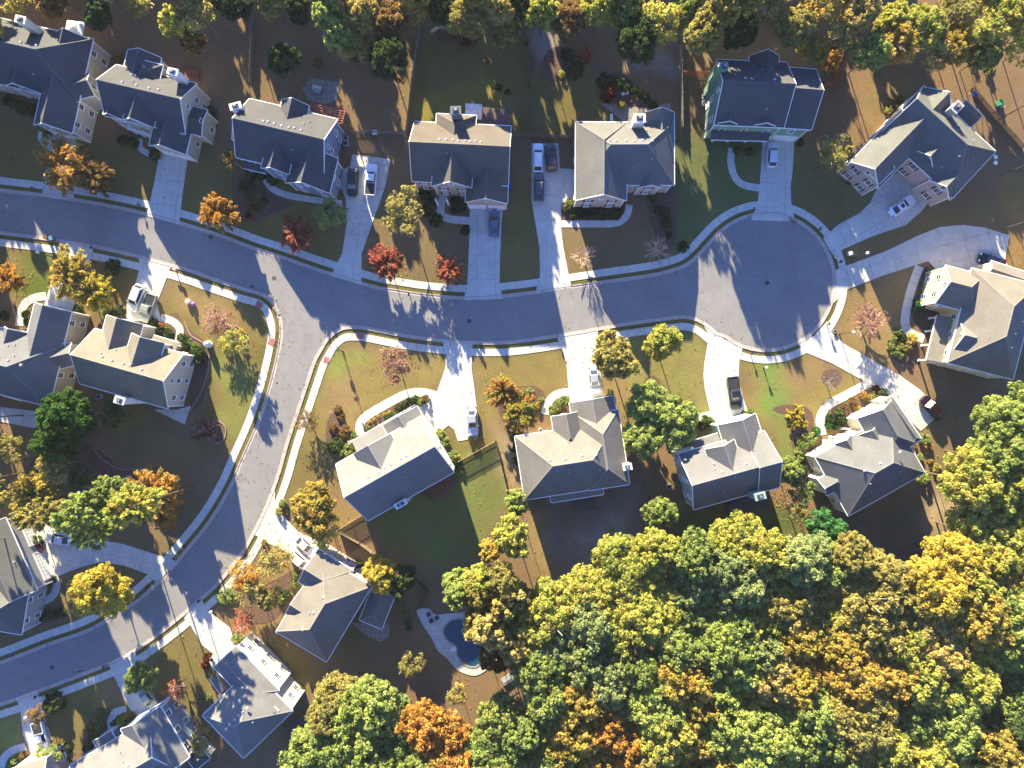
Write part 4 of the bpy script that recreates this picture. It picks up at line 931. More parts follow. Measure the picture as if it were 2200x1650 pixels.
    # shrubs
    z=lambda ox,oy,L,s=4.125:[(ox+a/s,oy+b/s,c,p) for a,b,c,p in L]
    SB=[]
    SB+=z(400,350,[(585,185,6,'dark'),(630,165,6,'green'),(590,285,6,'green'),(630,290,5,'green'),(670,250,6,'green'),(530,270,9,'brown'),(555,355,9,'brown'),(620,345,5,'green'),(605,415,9,'brown'),(660,385,6,'brown'),(500,200,10,'dark'),(650,110,11,'dark'),(760,140,12,'dark'),(545,460,7,'burgundy'),(700,330,7,'dark'),(560,120,9,'dark')])
    SB+=z(0,1250,[(875,1165,7,'olive'),(935,1170,8,'green'),(845,1220,7,'olive'),(900,1230,8,'green'),(815,1275,8,'olive'),(875,1285,8,'green'),(765,1310,7,'olive'),(855,1330,7,'green'),(810,1375,10,'brown'),(770,1480,11,'dark'),(1090,1240,14,'gold'),(1150,1190,9,'orange'),(1000,1260,7,'dark'),(470,1090,22,'dark'),(540,1500,14,'dark'),(555,1590,13,'dark'),(130,1590,9,'lime'),(200,1550,9,'brown'),(90,1620,8,'vivid')])
    SB+=z(1650,780,[(560,500,10,'dark'),(545,550,8,'vivid'),(655,505,12,'dark'),(640,440,9,'green'),(600,565,7,'dark'),(905,310,9,'olive'),(970,290,11,'olive'),(1020,265,9,'green'),(850,285,8,'orange'),(760,340,9,'brown'),(790,400,7,'gold'),(430,605,10,'vivid'),(280,785,9,'lime'),(285,845,9,'lime'),(310,945,11,'dark'),(1400,680,12,'green'),(1495,930,10,'olive'),(1385,1015,14,'lime'),(1440,750,7,'orange'),(1440,870,6,'gold'),(1340,840,10,'green'),(1300,740,8,'brown'),(965,225,7,'burgundy'),(320,650,8,'olive'),(690,390,8,'brown')])
    SB+=z(1850,500,[(705,395,9,'green'),(690,440,10,'green'),(678,485,10,'green'),(662,530,10,'green'),(650,580,10,'green'),(640,630,10,'green'),(625,680,10,'green'),(600,735,15,'vivid'),(380,1010,9,'green'),(330,1080,9,'green'),(310,1150,9,'green'),(350,1210,10,'green'),(430,1065,9,'dark'),(515,1075,12,'yellow'),(455,1150,13,'olive'),(400,1245,8,'bgreen')],4.714)
    SB+=z(0,600,[(1350,385,10,'dark'),(1410,460,9,'dark'),(1490,478,9,'dark'),(1445,410,6,'red'),(1470,425,5,'yellow'),(1420,395,5,'gold'),(1600,515,9,'dark'),(1645,540,9,'dark'),(1645,600,8,'dark'),(685,265,10,'dark'),(230,310,10,'green'),(235,375,8,'dark'),(950,300,10,'dark'),(1010,290,9,'dark'),(1070,270,8,'green'),(30,320,10,'dark')])
    SB+=z(400,650,[(30,350,8,'green'),(65,385,8,'green'),(100,440,15,'dark'),(100,520,14,'dark'),(380,225,6,'brown'),(480,270,9,'yellow'),(330,165,5,'red')])
    SB+=z(700,700,[(370,900,6,'green'),(545,810,5,'vivid'),(590,785,5,'vivid'),(640,730,8,'dark'),(690,700,8,'dark'),(740,670,8,'dark'),(790,650,8,'dark'),(830,680,8,'green'),(890,650,9,'brown'),(385,850,4,'yellow'),(425,830,4,'yellow'),(465,800,4,'yellow'),(515,785,4,'yellow'),(562,765,4,'yellow'),(250,970,8,'green'),(230,1050,12,'green'),(90,1060,17,'dark'),(180,1110,17,'green'),(20,1050,7,'olive'),(1010,960,12,'lime'),(1045,1035,14,'green'),(1125,1160,13,'green'),(105,740,9,'brown'),(130,810,8,'brown'),(165,935,13,'brown'),(60,900,10,'brown'),(1190,1250,9,'dark')])
    SB+=z(1050,680,[(585,820,11,'green'),(620,765,9,'green'),(680,750,11,'green'),(460,740,7,'green'),(430,795,8,'green'),(185,960,9,'dark'),(220,1060,9,'dark'),(235,1170,9,'dark'),(250,1280,9,'dark'),(360,665,9,'bgreen'),(1075,680,8,'dark')])
    SB+=z(800,350,[(350,235,10,'dark'),(410,255,10,'dark'),(470,290,11,'dark'),(520,350,12,'dark'),(470,420,12,'dark'),(560,500,14,'dark'),(740,340,10,'dark'),(790,390,10,'dark'),(820,590,10,'dark'),(720,420,8,'burgundy')])
    SB+=[(1215+k*15,451,7,'dark') for k in range(9)]+[(1230+k*16,465,7,'dark') for k in range(7)]+[(1224,437,10,'green'),(1434,480,12,'dark'),(1430,455,10,'dark'),(1436,505,8,'dark'),(1470,530,12,'dark'),(1415,450,9,'dark'),(1405,425,8,'dark')]
    SB+=[(100,288,10,'green'),(173,300,11,'green'),(331,331,12,'dark'),(1585,322,9,'dark'),(1610,325,9,'dark'),(1720,305,8,'dark'),(20,215,14,'dark'),(45,230,14,'dark'),(70,235,13,'dark'),(262,300,11,'dark'),(284,305,11,'dark'),(452,240,12,'dark'),(455,265,11,'dark'),(440,290,9,'dark'),(205,150,9,'dark'),(200,190,9,'dark')]
    SB+=z(1400,780,[(870,440,9,'green'),(895,445,8,'green'),(835,455,8,'lime'),(480,515,12,'dark'),(550,525,5,'vivid'),(450,560,9,'dark')])
    SB+=z(350,1250,[(740,540,8,'green'),(790,580,9,'dark'),(840,620,9,'dark'),(880,670,8,'dark'),(930,710,9,'dark'),(980,750,9,'dark'),(1030,790,9,'green'),(390,1030,8,'green'),(640,510,9,'lime'),(680,500,8,'bgreen'),(440,880,7,'green'),(395,680,10,'burgundy'),(370,740,9,'burgundy'),(1220,935,5,'green'),(1050,170,9,'green'),(1100,120,8,'green')])
    SB+=z(500,1030,[(440,215,9,'green'),(415,290,9,'olive'),(560,850,9,'green'),(540,935,9,'green'),(280,565,7,'olive'),(430,1060,10,'green'),(470,1020,9,'dark'),(790,580,10,'dark'),(1110,750,9,'dark'),(1520,1130,8,'lime'),(1530,1200,7,'lime'),(1545,1270,6,'vivid'),(1560,1320,6,'vivid'),(400,990,9,'dark')])
    SB+=z(800,0,[(1410,720,6,'ygreen'),(1420,770,6,'ygreen'),(1520,730,6,'ygreen'),(1085,730,8,'green'),(1120,770,7,'dark'),(1200,815,7,'dark')])
    SB+=z(1200,0,[(30,655,8,'ygreen'),(150,610,17,'dark'),(80,480,14,'dark'),(235,480,14,'red'),(400,700,15,'dark'),(530,740,15,'dark'),(600,780,10,'dark'),(440,820,16,'burgundy'),(675,795,9,'dark'),(725,825,8,'dark'),(772,860,8,'dark'),(805,900,8,'dark'),(845,935,9,'dark'),(560,930,9,'olive')])
    SB+=z(1800,0,[(130,1620,7,'lime'),(105,1610,6,'dark'),(480,920,10,'dark'),(460,975,9,'ygreen'),(560,880,8,'dark'),(100,1380,9,'olive')])
    SB+=[(55,1150,13,'dark'),(75,1165,13,'dark'),(62,1190,12,'dark'),(85,1180,10,'burgundy'),(95,1250,11,'dark'),(110,1245,9,'dark')]
    SB+=[(20+k*14,1342-k*3,9,'dark') for k in range(9)]
    for x,y,rr,pl in SB: shrub(x,y,rr,pl,None,h=rr/PPM*1.15)
    shrub(1738,948,14,'green',None,h=1.2,sx=1.9,ang=.56); shrub(484,1283,17,'green',None,h=.9,sx=1.3,ang=-.5)
    for k in range(9):
        a=k*.7; shrub(1712+17*math.cos(a)*(.4+.6*(k%2)),897+20*math.sin(a)*(.5+.5*(k%2)),9,'yellow' if k%3 else 'olive',None,h=1.0,kind='spray')
    shrub(240,572,16,'dark',None,h=1.6); shrub(238,580,9,'green',None,h=1.2)
    # woodland undergrowth at the top
    for k in range(26): shrub(r.uniform(20,2180),r.uniform(60,150) if k%2 else r.uniform(10,90),r.uniform(8,14),r.choice(['dark','olive','brown','burgundy']),None,kind='spray',h=1.0,group='wild bushes under the top trees')
    rs=np.random.RandomState(4); C=[];I=[]
    for root,px,py,rp,pal,kind in TREES:
        if root.get('group') or kind=='P': continue
        b=root.location; n=170; a=rs.uniform(0,6.28,n); d=np.abs(rs.normal(0,1,n))*rp/PPM*.75; C.append(np.stack([b.x+np.cos(a)*d,b.y+np.sin(a)*d],1)); I.append(n)
    C.append(np.stack([rs.uniform(-90,90,9000),rs.uniform(-68,68,9000)],1))
    for L in RL:
        L=np.array([(p[0],p[1]) for p in L]); k=rs.randint(0,len(L),520); C.append(L[k]+rs.normal(0,.8,(520,2)))
    C=np.concatenate(C); n=len(C); cen=np.column_stack([C,np.full(n,.125)]); nr=np.column_stack([rs.normal(0,.25,n),rs.normal(0,.25,n),np.ones(n)])
    V,F=leafquads(cen,nr,.13,rs); me=npmesh('fallen_leaves',V,F,np.repeat(rs.uniform(0,1,n),4)); me.materials.append(LG('fallen_leaf',[(.10,.05,.025),(.22,.12,.05),(.32,.20,.07),(.30,.24,.12)],.1))
    tag(link('fallen_leaves',me),'fallen autumn leaves scattered over lawns, kerbs and drives',kind='stuff')
    label_all()
def ordn(k,n):
    names=['first','second','third','fourth','fifth','sixth','seventh','eighth','ninth','tenth','eleventh','twelfth','thirteenth','fourteenth']
    if n==1: return ''
    if k==0: return 'leftmost'
    if k==n-1: return 'rightmost'
    return names[k]+' from left'
def label_all():
    G={}
    for root,px,py,rp,pal,kind in TREES:
        if 'label' in root: continue
        g=root['group']; w,l=landmark(px,py)
        if 'beyond' in g: root['label']=None; 
        if g=='trees of the wood':
            band='top fringe' if py<1280 else ('upper middle' if py<1400 else ('lower middle' if py<1520 else 'bottom edge'))
            side='left end' if px<1080 else ('left half' if px<1500 else ('middle' if px<1850 else 'right end'))
            key='%s tree%s, wood %s, %s'%(PALW[pal],' with broad crown' if rp>46 else '',band,side)
        else:
            sec=int(px//370); sn=['far left','left','left centre','right centre','right','far right'][min(5,max(0,sec))]
            key='%s tree%s, %s, %s'%(PALW[pal],' with broad crown' if rp>42 else '','added beyond the top edge' if py<-20 else ('by the side edge' if (px<0 or px>2200) else 'top tree belt'),sn)
        G.setdefault(key,[]).append((px,root))
    for key,l in G.items():
        l.sort(key=lambda t:t[0])
        for i,(x,o) in enumerate(l): o['label']=(key+(', '+ordn(i,len(l)) if len(l)>1 else ''))
    G={}
    for o,px,py,rp,pal,kind,sx in SHR:
        w,l=landmark(px,py); k='long clipped hedge shrub' if sx>1 else ('spreading bush' if kind!='ball' else 'round shrub')
        sz='large ' if rp>12 else ('tiny ' if rp<5.5 else '')
        G.setdefault('%s%s %s %s %s'%(sz,PALW[pal],k,w,l),[]).append((px,o))
    for key,l in G.items():
        l.sort(key=lambda t:t[0])
        for i,(x,o) in enumerate(l): o['label']=key+(', '+ordn(i,len(l)) if len(l)>1 else '')

# ------------------------------------------------------------------ vehicles
def outline(L,Wd,front=.78,rear=.86,n=9):
    """plan outline, nose towards +x"""
    pts=[]
    def corner(cx,cy,rx,ry,a0):
        for i in range(5):
            a=a0+PI/2*i/4; pts.append((cx+rx*math.cos(a),cy+ry*math.sin(a)))
    hl,hw=L/2,Wd/2
    corner(hl-.75,hw-.42,.75,.42,0); corner(-hl+.5,hw-.28,.5,.28,PI/2); corner(-hl+.5,-hw+.28,.5,.28,PI); corner(hl-.75,-hw+.42,.75,.42,1.5*PI)
    return pts
CARN=0
def paint(name,col,metal=.2):
    if name in MATS: return MATS[name]
    m,nt,b=newmat(name); b.inputs['Base Color'].default_value=(*col,1); b.inputs['Metallic'].default_value=metal; b.inputs['Roughness'].default_value=.3
    b.inputs['Coat Weight'].default_value=.5; b.inputs['Coat Roughness'].default_value=.1; MATS[name]=m; return m
LAMPW=plain('headlight_glass',(.7,.72,.74),.15,var=0); LAMPR=plain('tail_light_red',(.35,.02,.02),.25,var=0)
def lvl(pts,zf,s=1.0,dx=0): return [(x*s+dx,y*(1-(1-s)*2),zf(x)) for x,y in pts]
def car(px,py,vx,vy,typ,pn,col,label,L=None,name=None,roofcol=None,metal=.2,sunroof=False):
    """(vx,vy): photo-px direction towards the nose"""
    Ls={'sedan':4.75,'suv':4.75,'pickup':5.5}; L=L or Ls[typ]; Wd=1.85 if typ!='pickup' else 1.98
    p=P(px,py,.8); ang=math.atan2(-vy,vx)
    root=link(name or {'sedan':'parked_car','suv':'parked_suv','pickup':'pickup_truck'}[typ],None,None,(p.x,p.y,0.065),ang)
    tag(root,label,{'sedan':'car','suv':'car','pickup':'pickup truck'}[typ],'vehicles parked on the driveways')
    M=paint(pn,col,metal); o=outline(L,Wd); hl=L/2
    belt={'sedan':.92,'suv':1.02,'pickup':1.08}[typ]; roofz={'sedan':1.45,'suv':1.72,'pickup':1.82}[typ]
    def top(x): 
        t=(x+hl)/L; return belt-.22*max(0,(t-.72)/.28)**1.5-.06*max(0,(.12-t)/.12)
    def low(x): return .25
    m=MB(); lo=[(x*.97,y*.93,.24) for x,y in o]; a=[(x,y,.42) for x,y in o]; b=[(x,y,.68) for x,y in o]; c=[(x*.985,y*.965,top(x)-.06) for x,y in o]; d=[(x*.95,y*.90,top(x)) for x,y in o]
    n0=len(m.v); k=len(o); loops=[lo,a,b,c,d]
    for lp in loops: m.v+=lp
    for li in range(4):
        for i in range(k):
            j=(i+1)%k; m.f.append((n0+li*k+i,n0+li*k+j,n0+(li+1)*k+j,n0+(li+1)*k+i)); m.m.append(0)
    m.f.append(tuple(n0+i for i in range(k-1,-1,-1))); m.m.append(0)
    # top skin: strips across, left and right vertices paired by mirror
    half=k//2
    L1=[n0+4*k+i for i in range(0,10)]; R1=[n0+4*k+(k-1-i) for i in range(0,10)]
    for i in range(9): m.f.append((L1[i],L1[i+1],R1[i+1],R1[i])); m.m.append(0)
    # cabin
    hw=Wd/2
    if typ=='sedan': xs=(hl*.42,hl*.10,-hl*.42,-hl*.74)
    elif typ=='suv': xs=(hl*.50,hl*.24,-hl*.70,-hl*.90)
    else: xs=(hl*.46,hl*.24,-hl*.16,-hl*.22)
    wb_,wt=hw*.86,hw*.66 if typ=='sedan' else hw*.72
    zb=belt-.03; base=[(xs[0],-wb_*.93,zb),(xs[0],wb_*.93,zb),(xs[3],wb_*.93,zb),(xs[3],-wb_*.93,zb)]
    tp=[(xs[1],-wt,roofz-.04),(xs[1],wt,roofz-.04),(xs[2],wt,roofz-.04),(xs[2],-wt,roofz-.04)]
    m.hexa(base,tp,0)
    # roof skin slightly crowned
    m.hexa([(xs[1]+.03,-wt-.01,roofz-.045),(xs[1]+.03,wt+.01,roofz-.045),(xs[2]-.03,wt+.01,roofz-.045),(xs[2]-.03,-wt-.01,roofz-.045)],[(xs[1]-.12,-wt*.8,roofz+.02),(xs[1]-.12,wt*.8,roofz+.02),(xs[2]+.12,wt*.8,roofz+.02),(xs[2]+.12,-wt*.8,roofz+.02)],0)
    if typ=='suv':
        for s in (-1,1): m.beam((xs[1]-.2,s*wt*.92,roofz+.05),(xs[2]+.2,s*wt*.92,roofz+.05),.05,.05,0)
    if typ=='pickup':
        x0,x1=-hl*.24,-hl+.08
        for s in (-1,1): m.box(((x0+x1)/2,s*(hw-.12),belt+.03),(x0-x1,.14,.12))
        m.box((x1,0,belt+.03),(.12,Wd-.2,.12)); m.box((hl*.05-hl*.28,0,belt+.02),(.08,Wd-.3,.1))
    link('body',m.mesh('car_body',M),root)
    def glass(nm,q4,off):
        q4=[Vector(q) for q in q4]; cc=sum(q4,Vector())/4; n=(q4[1]-q4[0]).cross(q4[3]-q4[0]).normalized()
        if n.dot(cc-Vector((0,0,.6)))<0: n=-n
        g=MB(); s=[cc+(q-cc)*.88 for q in q4]; g.hexa([q+n*.001 for q in s],[q+n*.02 for q in s]); link(nm,g.mesh(nm,GLASS),root)
    glass('windscreen',[base[0],base[1],tp[1],tp[0]],0); glass('rear_window',[base[2],base[3],tp[3],tp[2]],0)
    glass('side_window',[base[1],base[2],tp[2],tp[1]],0); glass('side_window',[base[3],base[0],tp[0],tp[3]],0)
    if sunroof:
        g=MB(); g.box((xs[1]-.55,0,roofz+.03),(.6,.75,.02)); link('sunroof',g.mesh('sunroof',GLASS),root)
    if typ=='pickup':
        g=MB(); g.box(((-hl*.24-hl+.1)/2,0,belt-.02),(hl*.74,Wd-.42,.06)); link('cargo_bed',g.mesh('cargo_bed',DARK),root)
    key=('wheel',)
    if key not in WIN:
        w=MB(); w.cyl((0,-.11,0),(0,.11,0),.34,.34,16); ri=MB(); ri.cyl((0,-.118,0),(0,.118,0),.2,.2,10)
        WIN[key]=(w.mesh('tyre',RUB),ri.mesh('rim',STEEL))
    for x in (hl*.62,-hl*.60):
        for s in (-1,1):
            w=link('wheel',WIN[key][0],root,(x,s*(hw-.12),.30)); link('rim',WIN[key][1],w)
    for s in (-1,1):
        g=MB(); g.box((hl-.22,s*(hw-.36),.70),(.22,.34,.12)); link('headlight',g.mesh('headlight',LAMPW),root)
        g=MB(); g.box((-hl+.10,s*(hw-.26),.82),(.16,.3,.14)); link('tail_light',g.mesh('tail_light',LAMPR),root)
        g=MB(); g.box((xs[0]-.25,s*(hw+.06),belt+.08),(.14,.2,.13)); link('wing_mirror',g.mesh('wing_mirror',M),root)
    return root
def vehicles():
    Wh=(.75,.76,.78)
    car(292,640,-22,56,'suv','paint_white',Wh,'white car beside the silver-green pickup below the curved street')
    car(317,662,-20,56,'pickup','paint_sage',(.25,.28,.25),'silver-green pickup beside the white car at the corner house',L=5.0)
    car(758,392,-3,56,'suv','paint_black',(.015,.016,.02),'black car left of the white pickup beside the blue-grey house')
    car(797,386,4,-62,'pickup','paint_white',Wh,'white pickup with dark bed right of the black car')
    car(1062,478,1,-56,'sedan','paint_steel_blue',(.10,.14,.22),'steel blue saloon in front of the brick garage')
    car(1156,339,1,-60,'suv','paint_white',Wh,'white car at the head of the long driveway',L=5.0)
    car(1184,338,-6,-56,'suv','paint_plum',(.04,.03,.05),'dark plum car tucked beside the white car')
    car(1158,402,0,-58,'suv','paint_graphite',(.06,.07,.085),'dark grey car parked behind the white car')
    car(1659,333,3,-50,'suv','paint_silver_white',(.60,.63,.68),'silver-white car in front of the green house',L=4.3)
    car(1938,442,30,-20,'sedan','paint_pearl',(.78,.80,.84),'white saloon with a sunroof on the diagonal driveway',sunroof=True,L=4.8)
    car(2132,561,-56,-18,'sedan','paint_navy',(.006,.008,.025),'navy car behind the tan ribbed-porch house')
    car(2002,876,-45,-46,'suv','paint_maroon',(.016,.004,.006),'dark red car at the end of the bright driveway')
    car(1578,845,10,72,'pickup','paint_black',(.015,.016,.02),'black pickup on the curved driveway',L=5.7)
    car(1277,817,6,56,'sedan','paint_silver',(.50,.52,.56),'silver saloon on the straight bright driveway',L=4.5,metal=.5)
    car(1015,905,4,64,'sedan','paint_silver',(.50,.52,.56),'silver saloon with two bins before its nose',L=4.9,metal=.5)
    car(657,1173,36,34,'sedan','paint_white',Wh,'white car under the golden tree, nearer the fence',L=4.8)
    car(645,1204,36,32,'suv','paint_white',Wh,'white car nearest the garage of the skylight house',L=4.5)
    car(125,1158,-46,-6,'sedan','paint_silver_white',(.60,.63,.68),'silver-white car half hidden under the pines')
    car(318,1502,20,26,'sedan','paint_grey_green',(.30,.32,.30),'grey-green car under the bottom left tree',L=4.4)
    car(88,1582,10,34,'pickup','paint_ice',(.55,.65,.75),'pale blue-white pickup on the narrow bottom left driveway',L=5.2)

# ------------------------------------------------------------------ small things
def thing(name,label,cat,px,py,z=0,rz=0,group=None):
    p=P(px,py,0); return tag(link(name,None,None,(p.x,p.y,z),rz),label,cat,group)
def part(root,name,mb,mat,loc=(0,0,0),rz=0): return link(name,mb.mesh(name,mat),root,loc,rz)
def props():
    # street lamps
    GL=plain('lamp_globe',(.75,.75,.68),.3,var=0)
    for px,py,dx,dy,lab in [(737,755,-1,0,'black street lamp with a white globe on the corner lawn'),(1831,556,.7,-.3,'street lamp on the grass strip between the two right driveways'),(1803,718,.6,0,'street lamp beside the round grey utility pot'),(480,1300,-.5,-.5,'street lamp beside the flat-topped hedge at the lower pavement'),(97,1512,-.5,.5,'street lamp beside the dark round bush at bottom left'),(1640,790,0,0,'short lamp post on the dry green lawn'),(113,552,.8,0,'street lamp on the green lawn at the left'),(206,566,.8,0,'street lamp right of the yellow tree by the street')]:
        h=4.4 if 'short' not in lab else 1.4
        r=thing('street_lamp',lab,'street lamp',px,py,group='street lamps'); m=MB(); m.cyl((0,0,0),(0,0,h),.07,.05,8); m.cyl((0,0,0),(0,0,.5),.13,.09,8); part(r,'pole',m,DARK)
        m=MB(); m.beam((0,0,h),(dx*.5,-dy*.5,h+.05),.05,.05); part(r,'arm',m,DARK)
        m=MB(); m.cyl((dx*.5,-dy*.5,h-.3),(dx*.5,-dy*.5,h+.1),.17,.24,10); part(r,'lamp_shade',m,GL); m=MB(); m.cyl((dx*.5,-dy*.5,h+.1),(dx*.5,-dy*.5,h+.2),.26,.08,10); part(r,'cap',m,GL)
    r=thing('stop_sign','octagonal red stop sign with a street name blade on the corner lawn','sign',733,752); m=MB(); m.cyl((0,0,0),(0,0,2.9),.04,.04,6); part(r,'pole',m,STEEL)
    o=[(.38*math.cos(a+PI/8),0,2.1+.38*math.sin(a+PI/8)) for a in [i*PI/4 for i in range(8)]]; m=MB(); m.hexa([(x,.05,z) for x,y,z in o],[(x,.08,z) for x,y,z in o]); pl=part(r,'sign_plate',m,plain('sign_red',(.5,.02,.02),.5,var=0))
    cu=bpy.data.curves.new('lettering','FONT'); cu.body='STOP'; cu.size=.27; cu.align_x='CENTER'; cu.extrude=.002; cu.materials.append(WHITE)
    t0=bpy.data.objects.new('lettering_curve',cu); t=bpy.data.objects.new('lettering',bpy.data.meshes.new_from_object(t0)); bpy.data.objects.remove(t0); COL.objects.link(t); t.parent=pl; t.location=(0,.084,2.01); t.rotation_euler=(PI/2,0,PI)
    m=MB(); m.box((0,0,2.75),(.9,.03,.2),.3); m.box((0,0,2.95),(.9,.03,.2),1.7); part(r,'street_blade',m,plain('blade_green',(.03,.2,.08),.5,var=0))
    # mailboxes
    MBX=[(1147,-1,0)]*0+[(78,408,'beside the far-left driveway'),(303,442,'at the kerb before the straight driveway'),(545,617,'on the verge above the brick-red ramp'),(880,634,'left of the brick house driveway'),(990,633,'at the foot of the brick house driveway'),(1148,622,'between the two middle driveways'),(1616,452,'at the head of the turning circle, left'),(1757,494,'on the verge right of the turning circle'),(1801,564,'between the two right driveways'),(1776,697,'on the verge below the right driveways'),(1612,760,'on the verge under the turning circle'),(1197,722,'beside the straight bright driveway'),(1029,742,'beside the forked driveway'),(204,534,'beside the yellow tree driveway'),(432,1288,'beside the cream-walled house driveway'),(322,1256,'on the verge by the yellow tree'),(84,1492,'at the bottom left driveway'),(230,1427,'beside the bottom green-tree driveway')]
    for px,py,w in MBX:
        r=thing('mailbox','dark mailbox on a post '+w,'mailbox',px,py,group='kerbside mailboxes'); m=MB(); m.box((0,0,.5),(.12,.12,1.0)); part(r,'post',m,DARK)
        m=MB(); m.box((0,0,1.08),(.24,.5,.2)); m.cyl((0,-.25,1.17),(0,.25,1.17),.12,.12,10); part(r,'box',m,DARK)
    r=thing('mailbox','white mailbox dressed with pink and red flowers beside the left driveway','mailbox',379,581); m=MB(); m.box((0,0,.6),(.14,.14,1.2)); m.box((.1,0,1.0),(.7,.1,.1)); part(r,'post',m,WHITE)
    m=MB(); m.box((.3,0,1.2),(.5,.34,.26)); m.cyl((.05,0,1.33),(.55,0,1.33),.16,.16,10); part(r,'box',m,WHITE)
    f=link('flowers',crown_mesh('flowers',.32,.5,14,20,.09,9,.14,'ball'),r,(-.25,.05,.9)); f.data.materials.append(PAL['red'])
    # bins
    def bin_(px,py,label,mat,rz=0):
        r=thing('wheeled_bin',label,'bin',px,py,.06,rz); m=MB(); m.box((0,0,.5),(.5,.55,.9),0,0,1.15); part(r,'body',m,mat); m=MB(); m.box((0,0,1.0),(.62,.68,.08)); part(r,'lid',m,mat)
        m=MB(); m.cyl((-.28,-.22,.12),(.28,-.22,.12),.12,.12,10); part(r,'wheel',m,RUB)
    BL=plain('bin_blue',(.02,.07,.38),.45,var=0); BG=plain('bin_black_green',(.02,.03,.025),.5,var=0); BT=plain('bin_teal',(.10,.20,.27),.45,var=0)
    bin_(1095,402,'bright blue bin at the right side of the brick house',BL); bin_(1010,941,'black bin before the silver saloon, left of two',BG); bin_(1021,941,'dark bin with a pale lid spot before the silver saloon, right of two',BG,.2)
    bin_(117,514,'blue wheeled bin standing at the kerb on the left',BT,.3); bin_(106,511,'brown bin next to the kerbside blue bin',plain('bin_brown',(.12,.06,.03),.5,var=0),.3); bin_(262,660,'black bin beside the white car',BG)
    # manholes and drains
    for px,py,lab in [(1008,690,'round dark manhole cover in the middle of the street'),(1648,608,'round manhole cover in the turning circle centre'),(589,598,'brown manhole cover near the junction'),(453,509,'round cover on the pavement under the orange tree'),(590,1069,'grey round cover by the white driveway'),(27,1407,'round cover in the lower-left pavement'),(112,1434,'round manhole cover in the lower-left street')]:
        r=thing('manhole_cover',lab,'manhole cover',px,py,.02,group='manhole covers'); m=MB(); m.cyl((0,0,-.02),(0,0,.055 if 'pavement' in lab else .012),.42,.42,20); part(r,'lid',m,plain('iron',(.06,.055,.055),.7,var=.2,scale=8)); m=MB(); m.cyl((0,0,-.02),(0,0,.05 if 'pavement' in lab else .008),.5,.5,20); part(r,'ring',m,KERB)
    for px,py,a,lab in [(1704,473,-.45,'concrete storm drain inlet at the top right of the turning circle'),(594,668,-1.0,'storm drain inlet at the corner kerb'),(171,1438,.35,'dark patch drain grate in the lower-left street')]:
        r=thing('storm_drain',lab,'drain',px,py,.02,a); m=MB(); m.box((0,0,.05),(1.6,.6,.1)); part(r,'slab',m,KERB); m=MB(); m.box((0,-.24,.07),(1.2,.16,.08)); part(r,'slot',m,DARK)
    # ac units
    for px,py,lab in [(1511,211,'upper air conditioner beside the green house'),(1511,225,'lower air conditioner beside the green house'),(745,300,'upper air conditioner beside the wide driveway'),(745,311,'lower air conditioner beside the wide driveway'),(1436,1045,'air conditioner left of the teal house'),(217,852,'air conditioner below the corner house')]:
        r=thing('air_conditioner',lab,'air conditioner',px,py,group='air conditioners'); m=MB(); m.box((0,0,.4),(.8,.8,.8)); part(r,'housing',m,plain('ac_grey',(.30,.31,.32),.5,var=0)); m=MB(); m.cyl((0,0,.8),(0,0,.84),.33,.33,14); part(r,'fan_grille',m,DARK)
    for px,py,lab in [(2138,338,'upper white satellite dish at the right corner of the diagonal house'),(2138,350,'lower white satellite dish at the right corner of the diagonal house'),(2006,1019,'white globe lamp by the lower right garden')]:
        kk=(118-3.6)/118 if 'dish' in lab else 1; r=thing('satellite_dish' if 'dish' in lab else 'garden_lamp',lab,'satellite dish' if 'dish' in lab else 'lamp',1100+(px-1100)*kk,825+(py-825)*kk); m=MB(); m.cyl((0,0,0),(0,0,3.6 if 'dish' in lab else 2.2),.05,.05,6); part(r,'pole',m,STEEL); m=MB(); z=3.6 if 'dish' in lab else 2.2; m.cyl((0,0,z-.05),(0,0,z+.15),.1,.36 if 'dish' in lab else .28,14); part(r,'dish' if 'dish' in lab else 'globe',m,WHITE)
    # canopies, pergola, decks
    def canopy(pts,h,label,mat,peak=.5):
        w=[P(x,y,h) for x,y in pts]; c=sum(w,Vector())/4; r=tag(link('canopy',None,None,(c.x,c.y,0)),label,'canopy')
        m=MB(); q=[(p.x-c.x,p.y-c.y,h) for p in w]
        for i in range(4):
            a=q[i];b=q[(i+1)%4]; m.poly([a,b,(0,0,h+peak)]); m.poly([a,b,(b[0],b[1],h-.2),(a[0],a[1],h-.2)])
        part(r,'fabric',m,mat)
        for p in q: m=MB(); m.cyl((p[0]*.97,p[1]*.97,0),(p[0]*.97,p[1]*.97,h),.04,.04,6); part(r,'leg',m,DARK)
    cl=plain('canopy_white',(.66,.68,.72),.7,var=.12,scale=.8)
    canopy([(144,43),(182,48),(177,76),(139,70)],2.6,'pale square canopy behind the top left house',cl)
    canopy([(1000,222),(1036,224),(1035,257),(999,252)],2.6,'crumpled white awning above the brick house deck',plain('awning_white',(.62,.56,.56),.8,var=.2,scale=1.5),.3)
    def deck(pts,z,label,mat,rail=True,name='deck'):
        w=[P(x,y,z) for x,y in pts]; c=sum(w,Vector())/len(w); r=tag(link(name,None,None,(c.x,c.y,0)),label,name)
        m=MB(); q=[Vector((p.x-c.x,p.y-c.y,0)) for p in w]
        m.hexa([p+Vector((0,0,z-.2)) for p in q],[p+Vector((0,0,z)) for p in q]); part(r,'floor',m,mat)
        n=max(3,int((q[1]-q[0]).length/.45)); m=MB()
        for k in range(1,n): 
            a=q[0].lerp(q[1],k/n); b=q[-1].lerp(q[2],k/n) if len(q)>3 else q[2]; m.beam(a+Vector((0,0,z+.01)),b+Vector((0,0,z+.01)),.03,.03)
